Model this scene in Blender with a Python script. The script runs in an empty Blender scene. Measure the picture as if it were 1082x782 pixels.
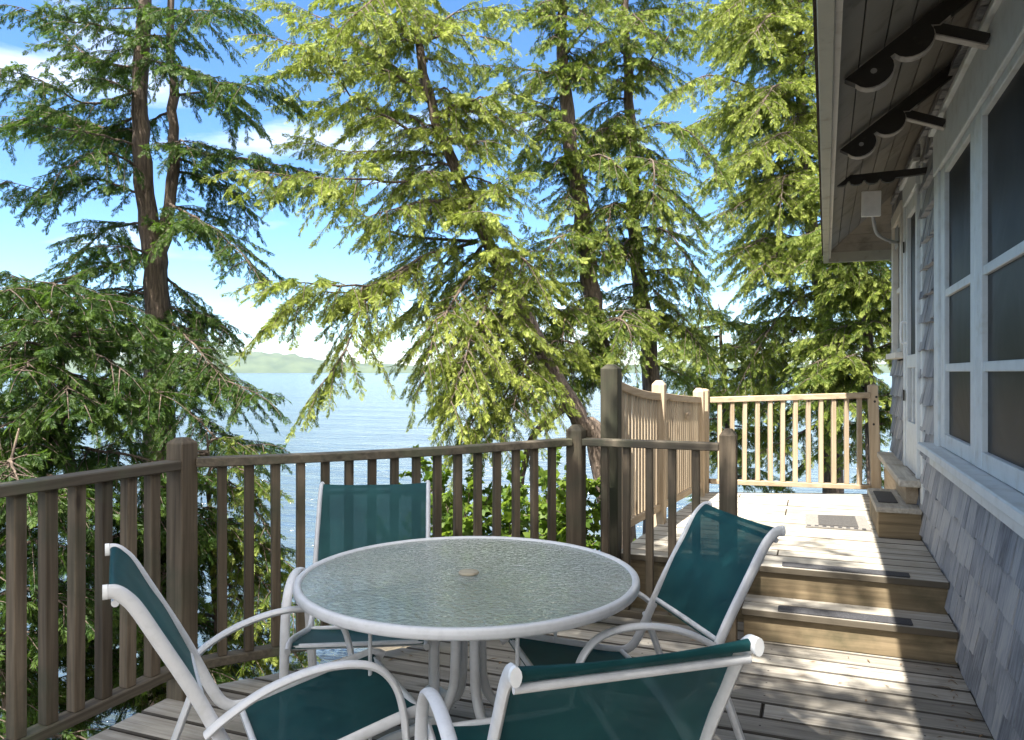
import bpy, bmesh, math, random
import numpy as np
from mathutils import Vector, Matrix

random.seed(7)
SC = bpy.context.scene
COL = SC.collection
R = math.radians

# ------------------------------------------------------------------ camera
CAM_H = 1.41
YAW = math.atan((860 - 541) / 800.0)
cam = bpy.data.cameras.new('camera')
cam.sensor_width = 36.0
cam.lens = 800 / 1082 * 36.0
cam.shift_y = 2 / 1082
cam.clip_start = 0.05
cam.clip_end = 20000
camo = bpy.data.objects.new('camera', cam)
COL.objects.link(camo)
camo.location = (0, 0, CAM_H)
camo.rotation_euler = (R(90), 0, YAW)
SC.camera = camo
FWD = Vector((-math.sin(YAW), math.cos(YAW), 0))
RGT = Vector((math.cos(YAW), math.sin(YAW), 0))

# ------------------------------------------------------------------ light
SUN = Vector((-0.155, -0.58, 1.0)).normalized()
SUN_EL = math.asin(SUN.z)
SUN_AZ = math.atan2(SUN.x, SUN.y)
w = bpy.data.worlds.new('World')
SC.world = w
w.use_nodes = True
nt = w.node_tree
bg = nt.nodes['Background']
sky = nt.nodes.new('ShaderNodeTexSky')
sky.sky_type = 'NISHITA'
sky.sun_disc = False
sky.sun_elevation = SUN_EL
sky.sun_rotation = SUN_AZ
sky.air_density = 1.0
sky.dust_density = 0.05
sky.ozone_density = 4.0
sky.altitude = 1500
# thin clouds, part of the sky itself
tc = nt.nodes.new('ShaderNodeTexCoord')
mp = nt.nodes.new('ShaderNodeMapping')
mp.inputs['Scale'].default_value = (1.6, 1.6, 5.0)
no = nt.nodes.new('ShaderNodeTexNoise')
no.inputs['Scale'].default_value = 1.7
no.inputs['Detail'].default_value = 7
no.inputs['Roughness'].default_value = 0.55
no.inputs['Distortion'].default_value = 0.4
cr = nt.nodes.new('ShaderNodeMapRange')
cr.inputs['From Min'].default_value = 0.54
cr.inputs['From Max'].default_value = 0.78
cr.inputs['To Max'].default_value = 0.42
mixc = nt.nodes.new('ShaderNodeMix')
mixc.data_type = 'RGBA'
mixc.inputs[7].default_value = (7.4, 7.2, 6.9, 1)
nt.links.new(tc.outputs['Generated'], mp.inputs['Vector'])
nt.links.new(mp.outputs[0], no.inputs['Vector'])
nt.links.new(no.outputs['Fac'], cr.inputs['Value'])
# unseen bright cloud bank, added behind the camera to fill the shade
dt = nt.nodes.new('ShaderNodeVectorMath')
dt.operation = 'DOT_PRODUCT'
dt.inputs[1].default_value = (0.26, -0.63, 0.73)
nt.links.new(tc.outputs['Generated'], dt.inputs[0])
bank = nt.nodes.new('ShaderNodeMapRange')
bank.interpolation_type = 'SMOOTHSTEP'
bank.inputs['From Min'].default_value = 0.30
bank.inputs['From Max'].default_value = 0.85
bank.inputs['To Max'].default_value = 0.85
nt.links.new(dt.outputs['Value'], bank.inputs['Value'])
mxf = nt.nodes.new('ShaderNodeMath')
mxf.operation = 'MAXIMUM'
nt.links.new(cr.outputs[0], mxf.inputs[0])
nt.links.new(bank.outputs[0], mxf.inputs[1])
nt.links.new(mxf.outputs[0], mixc.inputs[0])
hs = nt.nodes.new('ShaderNodeHueSaturation')
hs.inputs['Saturation'].default_value = 1.15
hs.inputs['Value'].default_value = 0.66
nt.links.new(sky.outputs[0], hs.inputs['Color'])
nt.links.new(hs.outputs[0], mixc.inputs[6])
nt.links.new(mixc.outputs[2], bg.inputs['Color'])
bg.inputs['Strength'].default_value = 0.135

sun = bpy.data.lights.new('sun', 'SUN')
sun.energy = 4.8
sun.angle = R(0.53)
sun.color = (1.0, 0.95, 0.86)
suno = bpy.data.objects.new('sun', sun)
COL.objects.link(suno)
suno.rotation_euler = SUN.to_track_quat('Z', 'Y').to_euler()

SC.view_settings.view_transform = 'Standard'
SC.view_settings.look = 'None'
SC.view_settings.gamma = 1
SC.view_settings.exposure = 1.88
SC.view_settings.use_curve_mapping = False
SC.render.engine = 'CYCLES'
SC.cycles.max_bounces = 10
SC.cycles.transparent_max_bounces = 24
SC.cycles.caustics_reflective = False
SC.cycles.caustics_refractive = False
SC.cycles.use_denoising = True


def at(px, py, d):
    """a point seen d metres ahead, used only for choosing where trees and limbs stand"""
    p = FWD * d + RGT * ((px - 541) / 800.0 * d)
    return Vector((p.x, p.y, CAM_H - (py - 393) / 800.0 * d))


# ------------------------------------------------------------------ materials
def mat(name):
    m = bpy.data.materials.new(name)
    m.use_nodes = True
    return m, m.node_tree, m.node_tree.nodes['Principled BSDF']


def N(nt, typ, **kw):
    n = nt.nodes.new(typ)
    for k, v in kw.items():
        if k in n.inputs:
            n.inputs[k].default_value = v
        else:
            setattr(n, k, v)
    return n


def ramp(nt, stops):
    r = nt.nodes.new('ShaderNodeValToRGB')
    el = r.color_ramp.elements
    while len(el) < len(stops):
        el.new(0.5)
    for e, (p, c) in zip(el, stops):
        e.position = p
        e.color = (c[0], c[1], c[2], 1)
    return r


def wood(name, dark, light, axis, rough=0.75, island=0.25, stain=None, knots=True, bump=0.25, grain=1.0, nails=None, edge=None):
    """weathered timber; axis = the way the grain runs"""
    m, nt, b = mat(name)
    L = nt.links
    geo = N(nt, 'ShaderNodeNewGeometry')
    oi = N(nt, 'ShaderNodeObjectInfo')
    tc = N(nt, 'ShaderNodeTexCoord')
    add = N(nt, 'ShaderNodeMath', operation='ADD')
    L.new(geo.outputs['Random Per Island'], add.inputs[0])
    L.new(oi.outputs['Random'], add.inputs[1])
    mul = N(nt, 'ShaderNodeMath', operation='MULTIPLY')
    mul.inputs[1].default_value = 37.0
    L.new(add.outputs[0], mul.inputs[0])
    off = N(nt, 'ShaderNodeVectorMath', operation='ADD')
    L.new(geo.outputs['Position'], off.inputs[0])
    comb = N(nt, 'ShaderNodeCombineXYZ')
    for i in range(3):
        L.new(mul.outputs[0], comb.inputs[i])
    L.new(comb.outputs[0], off.inputs[1])
    mp = N(nt, 'ShaderNodeMapping')
    s = [38.0 * grain] * 3
    s['XYZ'.index(axis)] = 1.6 * grain
    mp.inputs['Scale'].default_value = s
    L.new(off.outputs[0], mp.inputs['Vector'])
    n1 = N(nt, 'ShaderNodeTexNoise', Scale=1.0, Detail=6.0, Roughness=0.62, Distortion=0.7)
    L.new(mp.outputs[0], n1.inputs['Vector'])
    # broad growth rings
    mp2 = N(nt, 'ShaderNodeMapping')
    s2 = [14.0] * 3
    s2['XYZ'.index(axis)] = 0.8
    mp2.inputs['Scale'].default_value = s2
    L.new(off.outputs[0], mp2.inputs['Vector'])
    wv = N(nt, 'ShaderNodeTexNoise', Scale=1.0, Detail=2.0, Distortion=2.2)
    L.new(mp2.outputs[0], wv.inputs['Vector'])
    mx = N(nt, 'ShaderNodeMix', data_type='FLOAT')
    mx.inputs[0].default_value = 0.4
    L.new(n1.outputs['Fac'], mx.inputs[2])
    L.new(wv.outputs['Fac'], mx.inputs[3])
    rp = ramp(nt, [(0.33, dark), (0.5, tuple((a + c) / 2 for a, c in zip(dark, light))), (0.66, light)])
    L.new(mx.outputs[0], rp.inputs[0])
    # tone of each board
    hsv = N(nt, 'ShaderNodeHueSaturation')
    mr = N(nt, 'ShaderNodeMapRange')
    mr.inputs['To Min'].default_value = 1 - island
    mr.inputs['To Max'].default_value = 1 + island
    fr = N(nt, 'ShaderNodeMath', operation='FRACT')
    L.new(add.outputs[0], fr.inputs[0])
    L.new(fr.outputs[0], mr.inputs['Value'])
    L.new(mr.outputs[0], hsv.inputs['Value'])
    L.new(rp.outputs[0], hsv.inputs['Color'])
    last = hsv.outputs[0]
    if stain:
        n3 = N(nt, 'ShaderNodeTexNoise', Scale=3.1, Detail=5.0, Roughness=0.6)
        L.new(geo.outputs['Position'], n3.inputs['Vector'])
        r3 = N(nt, 'ShaderNodeMapRange')
        r3.inputs['From Min'].default_value = 0.48
        r3.inputs['From Max'].default_value = 0.68
        r3.inputs['To Max'].default_value = 0.75
        L.new(n3.outputs['Fac'], r3.inputs['Value'])
        mm = N(nt, 'ShaderNodeMix', data_type='RGBA')
        L.new(r3.outputs[0], mm.inputs[0])
        L.new(last, mm.inputs[6])
        mm.inputs[7].default_value = (*stain, 1)
        last = mm.outputs[2]
    if knots:
        mk = N(nt, 'ShaderNodeMapping')
        s3 = [9.0] * 3
        s3['XYZ'.index(axis)] = 2.6
        mk.inputs['Scale'].default_value = s3
        L.new(off.outputs[0], mk.inputs['Vector'])
        vo = N(nt, 'ShaderNodeTexVoronoi', Scale=1.0)
        L.new(mk.outputs[0], vo.inputs['Vector'])
        r4 = N(nt, 'ShaderNodeMapRange')
        r4.inputs['From Min'].default_value = 0.05
        r4.inputs['From Max'].default_value = 0.14
        r4.inputs['To Min'].default_value = 0.75
        r4.inputs['To Max'].default_value = 0.0
        L.new(vo.outputs['Distance'], r4.inputs['Value'])
        mm = N(nt, 'ShaderNodeMix', data_type='RGBA')
        L.new(r4.outputs[0], mm.inputs[0])
        L.new(last, mm.inputs[6])
        mm.inputs[7].default_value = (dark[0] * .35, dark[1] * .3, dark[2] * .28, 1)
        last = mm.outputs[2]
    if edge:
        # seam shade and grime, both put into the colour of the board sides
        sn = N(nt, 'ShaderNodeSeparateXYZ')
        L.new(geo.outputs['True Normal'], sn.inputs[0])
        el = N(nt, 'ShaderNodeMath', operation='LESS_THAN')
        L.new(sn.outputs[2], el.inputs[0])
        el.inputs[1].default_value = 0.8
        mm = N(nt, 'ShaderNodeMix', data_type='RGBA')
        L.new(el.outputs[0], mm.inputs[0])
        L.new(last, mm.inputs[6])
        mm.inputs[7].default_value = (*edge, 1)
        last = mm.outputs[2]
    if nails:
        # nail heads over each joist: nails = (joist pitch, joist offset, board pitch, board offset)
        sep = N(nt, 'ShaderNodeSeparateXYZ')
        L.new(geo.outputs['Position'], sep.inputs[0])
        comp = []
        for out_, pitch, off_ in ((0, nails[0], nails[1]), (1, nails[2] / 2, nails[3])):
            a_ = N(nt, 'ShaderNodeMath', operation='MULTIPLY_ADD')
            L.new(sep.outputs[out_], a_.inputs[0])
            a_.inputs[1].default_value = 1 / pitch
            a_.inputs[2].default_value = -off_ / pitch
            f_ = N(nt, 'ShaderNodeMath', operation='FRACT')
            L.new(a_.outputs[0], f_.inputs[0])
            g_ = N(nt, 'ShaderNodeMath', operation='MULTIPLY_ADD')
            L.new(f_.outputs[0], g_.inputs[0])
            g_.inputs[1].default_value = pitch
            g_.inputs[2].default_value = -pitch / 2
            comp.append(g_)
        cv = N(nt, 'ShaderNodeCombineXYZ')
        L.new(comp[0].outputs[0], cv.inputs[0])
        L.new(comp[1].outputs[0], cv.inputs[1])
        ln = N(nt, 'ShaderNodeVectorMath', operation='LENGTH')
        L.new(cv.outputs[0], ln.inputs[0])
        lt = N(nt, 'ShaderNodeMath', operation='LESS_THAN')
        L.new(ln.outputs['Value'], lt.inputs[0])
        lt.inputs[1].default_value = 0.0045
        mm = N(nt, 'ShaderNodeMix', data_type='RGBA')
        L.new(lt.outputs[0], mm.inputs[0])
        L.new(last, mm.inputs[6])
        mm.inputs[7].default_value = (0.03, 0.026, 0.022, 1)
        last = mm.outputs[2]
    L.new(last, b.inputs['Base Color'])
    b.inputs['Roughness'].default_value = rough
    b.inputs['Specular IOR Level'].default_value = 0.3
    bp = N(nt, 'ShaderNodeBump', Strength=bump, Distance=0.004)
    L.new(n1.outputs['Fac'], bp.inputs['Height'])
    L.new(bp.outputs[0], b.inputs['Normal'])
    return m


def paint(name, col, wear=None, wear_amt=0.5, rough=0.5, scale=14.0, island=0.0, bump=0.15, axis=None):
    m, nt, b = mat(name)
    L = nt.links
    geo = N(nt, 'ShaderNodeNewGeometry')
    n1 = N(nt, 'ShaderNodeTexNoise', Scale=scale, Detail=7.0, Roughness=0.65)
    if axis:
        mp = N(nt, 'ShaderNodeMapping')
        s = [1.0] * 3
        s['XYZ'.index(axis)] = 0.12
        mp.inputs['Scale'].default_value = s
        L.new(geo.outputs['Position'], mp.inputs['Vector'])
        L.new(mp.outputs[0], n1.inputs['Vector'])
    else:
        L.new(geo.outputs['Position'], n1.inputs['Vector'])
    wear = wear or tuple(c * 0.6 for c in col)
    lo = 0.62 - 0.22 * wear_amt
    rp = ramp(nt, [(lo - .12, col), (lo, tuple(c * .93 for c in col)), (lo + .1, wear)])
    L.new(n1.outputs['Fac'], rp.inputs[0])
    last = rp.outputs[0]
    if island:
        hsv = N(nt, 'ShaderNodeHueSaturation')
        mr = N(nt, 'ShaderNodeMapRange')
        mr.inputs['To Min'].default_value = 1 - island
        mr.inputs['To Max'].default_value = 1 + island
        L.new(geo.outputs['Random Per Island'], mr.inputs['Value'])
        L.new(mr.outputs[0], hsv.inputs['Value'])
        L.new(last, hsv.inputs['Color'])
        last = hsv.outputs[0]
    L.new(last, b.inputs['Base Color'])
    b.inputs['Roughness'].default_value = rough
    bp = N(nt, 'ShaderNodeBump', Strength=bump, Distance=0.002)
    L.new(n1.outputs['Fac'], bp.inputs['Height'])
    L.new(bp.outputs[0], b.inputs['Normal'])
    return m


M = {}
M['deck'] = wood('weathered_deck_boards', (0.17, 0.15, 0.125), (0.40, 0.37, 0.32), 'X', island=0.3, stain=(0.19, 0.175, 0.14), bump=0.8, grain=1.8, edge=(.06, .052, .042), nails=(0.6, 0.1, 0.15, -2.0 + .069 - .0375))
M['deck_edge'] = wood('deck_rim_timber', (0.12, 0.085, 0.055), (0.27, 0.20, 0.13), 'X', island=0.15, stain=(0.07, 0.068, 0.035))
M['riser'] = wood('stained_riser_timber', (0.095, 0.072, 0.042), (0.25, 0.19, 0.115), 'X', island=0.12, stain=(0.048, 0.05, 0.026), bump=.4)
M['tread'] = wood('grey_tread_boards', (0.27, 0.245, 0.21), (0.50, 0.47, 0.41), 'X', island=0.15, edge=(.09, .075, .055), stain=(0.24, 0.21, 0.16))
M['tread_pale'] = wood('pale_worn_tread', (0.27, 0.245, 0.21), (0.50, 0.47, 0.41), 'Y', island=0.12, stain=(0.26, 0.23, 0.18))
M['old_v'] = wood('old_brown_timber_upright', (0.052, 0.039, 0.026), (0.165, 0.128, 0.088), 'Z', island=0.4, stain=(0.06, 0.062, 0.04), bump=.4)
M['old_x'] = wood('old_brown_timber_along', (0.052, 0.042, 0.031), (0.15, 0.125, 0.09), 'X', island=0.15, stain=(0.10, 0.11, 0.065), bump=.4)
M['old_y'] = wood('old_brown_timber_across', (0.052, 0.042, 0.031), (0.15, 0.125, 0.09), 'Y', island=0.15, stain=(0.10, 0.11, 0.065), bump=.4)
M['new_v'] = wood('pale_timber_upright', (0.28, 0.21, 0.135), (0.45, 0.36, 0.255), 'Z', island=0.14)
M['new_x'] = wood('pale_timber_along', (0.28, 0.21, 0.135), (0.45, 0.36, 0.255), 'X', island=0.12)
M['new_y'] = wood('pale_timber_across', (0.28, 0.21, 0.135), (0.45, 0.36, 0.255), 'Y', island=0.12)
M['dark_v'] = wood('dark_wet_shaded_post', (0.022, 0.020, 0.013), (0.055, 0.05, 0.032), 'Z', island=0.1, stain=(0.03, 0.036, 0.018))  # wet timber, darkened further so the colour carries the post's shade
M['metal'] = paint('off_white_powder_coat', (0.66, 0.66, 0.67), (0.60, 0.60, 0.59), 0.1, rough=0.35, scale=30, bump=0.04)
M['trim'] = paint('pale_grey_trim_paint', (0.60, 0.63, 0.635), (0.50, 0.51, 0.49), 0.25, rough=0.55, scale=9)
M['trim_warm'] = paint('cream_trim_paint', (0.66, 0.62, 0.55), (0.54, 0.49, 0.42), 0.2, rough=0.55, scale=9)
M['soffit'] = paint('grey_soffit_boards', (0.25, 0.23, 0.195), (0.16, 0.145, 0.12), 0.30, rough=0.7, scale=5, island=0.10)
M['fascia'] = paint('grey_fascia_paint', (0.42, 0.41, 0.34), (0.30, 0.27, 0.21), 0.2, rough=0.6, scale=8)
M['bracket'] = paint('black_brown_bracket_paint', (0.016, 0.014, 0.012), (0.03, 0.026, 0.022), 0.3, rough=0.5, scale=20)
M['brace_under'] = paint('grey_brace_paint', (0.42, 0.39, 0.36), None, 0.3, rough=0.6)
M['black'] = paint('black_grit_strip', (0.035, 0.035, 0.04), (0.07, 0.07, 0.075), 0.5, rough=0.9, scale=160, bump=.6)
M['gap'] = paint('dark_backing', (0.03, 0.028, 0.025), None, 0.2, rough=0.9)
M['matgrey'] = paint('charcoal_mat_pile', (0.055, 0.052, 0.05), (0.09, 0.085, 0.08), 0.5, rough=0.95, scale=120, bump=.8)
M['matlight'] = paint('grey_mat_border', (0.21, 0.195, 0.175), (0.14, 0.13, 0.12), 0.5, rough=0.95, scale=90, bump=.6)
M['plastic'] = paint('white_plastic', (0.86, 0.86, 0.86), (0.8, 0.8, 0.8), 0.1, rough=0.35)
M['pipe'] = paint('grey_conduit', (0.32, 0.33, 0.34), None, 0.2, rough=0.4)
M['asphalt'] = paint('red_brown_roof_shingle', (0.10, 0.07, 0.055), (0.05, 0.04, 0.035), 0.5, rough=0.95, scale=60, bump=.8)
M['concrete'] = paint('rough_foundation', (0.25, 0.24, 0.22), None, 0.4, rough=0.9)
M['steel'] = paint('dull_steel', (0.3, 0.3, 0.3), None, 0.2, rough=0.4)
M['plug'] = paint('tan_plug', (0.42, 0.36, 0.26), None, 0.3, rough=0.6)


def shingle_mat():
    m, nt, b = mat('weathered_blue_cedar_shingle')
    L = nt.links
    geo = N(nt, 'ShaderNodeNewGeometry')
    mp = N(nt, 'ShaderNodeMapping')
    mp.inputs['Scale'].default_value = (40, 60, 3.5)
    add = N(nt, 'ShaderNodeVectorMath', operation='ADD')
    mul = N(nt, 'ShaderNodeMath', operation='MULTIPLY')
    mul.inputs[1].default_value = 31
    L.new(geo.outputs['Random Per Island'], mul.inputs[0])
    cmb = N(nt, 'ShaderNodeCombineXYZ')
    L.new(mul.outputs[0], cmb.inputs[1])
    L.new(mul.outputs[0], cmb.inputs[2])
    L.new(geo.outputs['Position'], add.inputs[0])
    L.new(cmb.outputs[0], add.inputs[1])
    L.new(add.outputs[0], mp.inputs['Vector'])
    n1 = N(nt, 'ShaderNodeTexNoise', Scale=1.0, Detail=6.0, Roughness=0.65)
    L.new(mp.outputs[0], n1.inputs['Vector'])
    rp = ramp(nt, [(0.26, (0.085, 0.092, 0.11)), (0.44, (0.215, 0.228, 0.252)), (0.58, (0.325, 0.33, 0.342)), (0.78, (0.44, 0.42, 0.39))])
    n2 = N(nt, 'ShaderNodeTexNoise', Scale=5.0, Detail=4.0)
    L.new(add.outputs[0], n2.inputs['Vector'])
    mx = N(nt, 'ShaderNodeMix', data_type='FLOAT')
    mx.inputs[0].default_value = 0.38
    L.new(n1.outputs['Fac'], mx.inputs[2])
    L.new(n2.outputs['Fac'], mx.inputs[3])
    mr = N(nt, 'ShaderNodeMapRange')
    mr.inputs['To Min'].default_value = -0.12
    mr.inputs['To Max'].default_value = 0.12
    L.new(geo.outputs['Random Per Island'], mr.inputs['Value'])
    ad = N(nt, 'ShaderNodeMath', operation='ADD')
    L.new(mx.outputs[0], ad.inputs[0])
    L.new(mr.outputs[0], ad.inputs[1])
    L.new(ad.outputs[0], rp.inputs[0])
    L.new(rp.outputs[0], b.inputs['Base Color'])
    b.inputs['Roughness'].default_value = 0.8
    bp = N(nt, 'ShaderNodeBump', Strength=0.5, Distance=0.004)
    L.new(n1.outputs['Fac'], bp.inputs['Height'])
    L.new(bp.outputs[0], b.inputs['Normal'])
    return m


M['shingle'] = shingle_mat()


def sling_mat():
    m, nt, b = mat('green_sling_mesh')
    L = nt.links
    out = nt.nodes['Material Output']
    b.inputs['Base Color'].default_value = (0.018, 0.105, 0.098, 1)
    b.inputs['Roughness'].default_value = 0.55
    b.inputs['Specular IOR Level'].default_value = 0.2
    geo = N(nt, 'ShaderNodeTexCoord')
    n1 = N(nt, 'ShaderNodeTexNoise', Scale=7.0, Detail=5.0)
    L.new(geo.outputs['Object'], n1.inputs['Vector'])
    rp = ramp(nt, [(0.35, (0.006, 0.048, 0.056)), (0.65, (0.012, 0.072, 0.076))])
    L.new(n1.outputs['Fac'], rp.inputs[0])
    L.new(rp.outputs[0], b.inputs['Base Color'])
    wv = N(nt, 'ShaderNodeTexNoise', Scale=420.0, Detail=1.0)
    L.new(geo.outputs['Object'], wv.inputs['Vector'])
    bp = N(nt, 'ShaderNodeBump', Strength=0.35, Distance=0.001)
    L.new(wv.outputs['Fac'], bp.inputs['Height'])
    L.new(bp.outputs[0], b.inputs['Normal'])
    tl = N(nt, 'ShaderNodeBsdfTranslucent')
    tl.inputs['Color'].default_value = (0.02, 0.12, 0.11, 1)
    tp = N(nt, 'ShaderNodeBsdfTransparent')
    tp.inputs['Color'].default_value = (0.75, 0.95, 0.95, 1)
    m1 = N(nt, 'ShaderNodeMixShader')
    m1.inputs[0].default_value = 0.16
    L.new(b.outputs[0], m1.inputs[1])
    L.new(tl.outputs[0], m1.inputs[2])
    m2 = N(nt, 'ShaderNodeMixShader')
    m2.inputs[0].default_value = 0.04
    L.new(m1.outputs[0], m2.inputs[1])
    L.new(tp.outputs[0], m2.inputs[2])
    L.new(m2.outputs[0], out.inputs['Surface'])
    return m


M['sling'] = sling_mat()


def glass_mat():
    m, nt, b = mat('pebbled_table_glass')
    L = nt.links
    out = nt.nodes['Material Output']
    tc = N(nt, 'ShaderNodeNewGeometry')
    vo = N(nt, 'ShaderNodeTexVoronoi', Scale=58.0, feature='SMOOTH_F1')
    L.new(tc.outputs['Position'], vo.inputs['Vector'])
    n1 = N(nt, 'ShaderNodeTexNoise', Scale=60.0, Detail=3.0, Distortion=1.0)
    L.new(tc.outputs['Position'], n1.inputs['Vector'])
    ad = N(nt, 'ShaderNodeMath', operation='ADD')
    L.new(vo.outputs['Distance'], ad.inputs[0])
    L.new(n1.outputs['Fac'], ad.inputs[1])
    bp = N(nt, 'ShaderNodeBump', Strength=0.6, Distance=0.006)
    L.new(ad.outputs[0], bp.inputs['Height'])
    b.inputs['Base Color'].default_value = (0.76, 0.86, 0.77, 1)
    b.inputs['Roughness'].default_value = 0.08
    b.inputs['Specular IOR Level'].default_value = 0.9
    L.new(bp.outputs[0], b.inputs['Normal'])
    tp = N(nt, 'ShaderNodeBsdfTransparent')
    tp.inputs['Color'].default_value = (0.88, 0.95, 0.90, 1)
    rf_ = N(nt, 'ShaderNodeBsdfRefraction', IOR=1.08, Roughness=0.42)
    rf_.inputs['Color'].default_value = (0.88, 0.95, 0.90, 1)
    L.new(bp.outputs[0], rf_.inputs['Normal'])
    thr = N(nt, 'ShaderNodeMixShader')
    thr.inputs[0].default_value = 0.72
    L.new(tp.outputs[0], thr.inputs[1])
    L.new(rf_.outputs[0], thr.inputs[2])
    fr = N(nt, 'ShaderNodeFresnel', IOR=1.6)
    L.new(bp.outputs[0], fr.inputs['Normal'])
    gl = N(nt, 'ShaderNodeBsdfGlossy', Roughness=0.05)
    L.new(bp.outputs[0], gl.inputs['Normal'])
    m1 = N(nt, 'ShaderNodeMixShader')
    m1.inputs[0].default_value = 0.42
    L.new(thr.outputs[0], m1.inputs[1])
    L.new(b.outputs[0], m1.inputs[2])
    m2 = N(nt, 'ShaderNodeMixShader')
    fm = N(nt, 'ShaderNodeMath', operation='MULTIPLY_ADD', use_clamp=True)
    fm.inputs[1].default_value = 1.2
    fm.inputs[2].default_value = 0.13
    L.new(fr.outputs[0], fm.inputs[0])
    L.new(fm.outputs[0], m2.inputs[0])
    L.new(m1.outputs[0], m2.inputs[1])
    L.new(gl.outputs[0], m2.inputs[2])
    L.new(m2.outputs[0], out.inputs['Surface'])
    return m


M['glass'] = glass_mat()


def screen_mat():
    m, nt, b = mat('dark_insect_screen')
    L = nt.links
    geo = N(nt, 'ShaderNodeNewGeometry')
    n1 = N(nt, 'ShaderNodeTexNoise', Scale=1.3, Detail=3.0, Distortion=1.2)
    L.new(geo.outputs['Position'], n1.inputs['Vector'])
    rp = ramp(nt, [(0.4, (0.018, 0.02, 0.022)), (0.7, (0.04, 0.042, 0.045))])
    L.new(n1.outputs['Fac'], rp.inputs[0])
    L.new(rp.outputs[0], b.inputs['Base Color'])
    b.inputs['Roughness'].default_value = 0.40
    b.inputs['Specular IOR Level'].default_value = 0.05
    bp = N(nt, 'ShaderNodeBump', Strength=0.25, Distance=0.03)
    L.new(n1.outputs['Fac'], bp.inputs['Height'])
    L.new(bp.outputs[0], b.inputs['Normal'])
    return m


M['screen'] = screen_mat()


def bark_mat(name, dark, light):
    m, nt, b = mat(name)
    L = nt.links
    geo = N(nt, 'ShaderNodeNewGeometry')
    mp = N(nt, 'ShaderNodeMapping')
    mp.inputs['Scale'].default_value = (26, 26, 3.2)
    L.new(geo.outputs['Position'], mp.inputs['Vector'])
    n1 = N(nt, 'ShaderNodeTexNoise', Scale=1.0, Detail=6.0, Roughness=0.65, Distortion=1.0)
    L.new(mp.outputs[0], n1.inputs['Vector'])
    rp = ramp(nt, [(0.33, dark), (0.66, light)])
    L.new(n1.outputs['Fac'], rp.inputs[0])
    L.new(rp.outputs[0], b.inputs['Base Color'])
    b.inputs['Roughness'].default_value = 0.9
    bp = N(nt, 'ShaderNodeBump', Strength=1.0, Distance=0.045)
    L.new(n1.outputs['Fac'], bp.inputs['Height'])
    L.new(bp.outputs[0], b.inputs['Normal'])
    return m


M['bark'] = bark_mat('cedar_bark', (0.04, 0.028, 0.021), (0.215, 0.16, 0.12))


def leaf_mat(name, old, new, trans, tfac=0.42):
    m, nt, b = mat(name)
    L = nt.links
    out = nt.nodes['Material Output']
    at1 = N(nt, 'ShaderNodeAttribute', attribute_name='tint')
    rp = ramp(nt, [(0.0, tuple(c * .72 for c in old)), (0.45, old), (1.0, new)])
    L.new(at1.outputs['Fac'], rp.inputs[0])
    L.new(rp.outputs[0], b.inputs['Base Color'])
    b.inputs['Roughness'].default_value = 0.5
    b.inputs['Specular IOR Level'].default_value = 0.25
    rp2 = ramp(nt, [(0.0, tuple(c * .7 for c in trans)), (1.0, trans)])
    L.new(at1.outputs['Fac'], rp2.inputs[0])
    tl = N(nt, 'ShaderNodeBsdfTranslucent')
    L.new(rp2.outputs[0], tl.inputs['Color'])
    mx = N(nt, 'ShaderNodeMixShader')
    mx.inputs[0].default_value = tfac
    L.new(b.outputs[0], mx.inputs[1])
    L.new(tl.outputs[0], mx.inputs[2])
    L.new(mx.outputs[0], out.inputs['Surface'])
    return m


M['leaf_dark'] = leaf_mat('shade_toned_cedar_sprays', (0.028, 0.066, 0.012), (0.085, 0.135, 0.022), (0.11, 0.20, 0.02))  # same cedar foliage, its shade put into the leaf colour
M['leaf_gold'] = leaf_mat('sun_toned_cedar_sprays', (0.085, 0.125, 0.018), (0.32, 0.36, 0.075), (0.31, 0.39, 0.045))  # same foliage with yellow new growth, sunlight put into the colour
M['leaf_mid'] = leaf_mat('green_cedar_sprays', (0.055, 0.10, 0.014), (0.25, 0.29, 0.06), (0.24, 0.33, 0.04))
M['leaf_broad'] = leaf_mat('fresh_broad_leaves', (0.07, 0.13, 0.02), (0.16, 0.22, 0.035), (0.26, 0.38, 0.04), 0.5)


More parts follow.
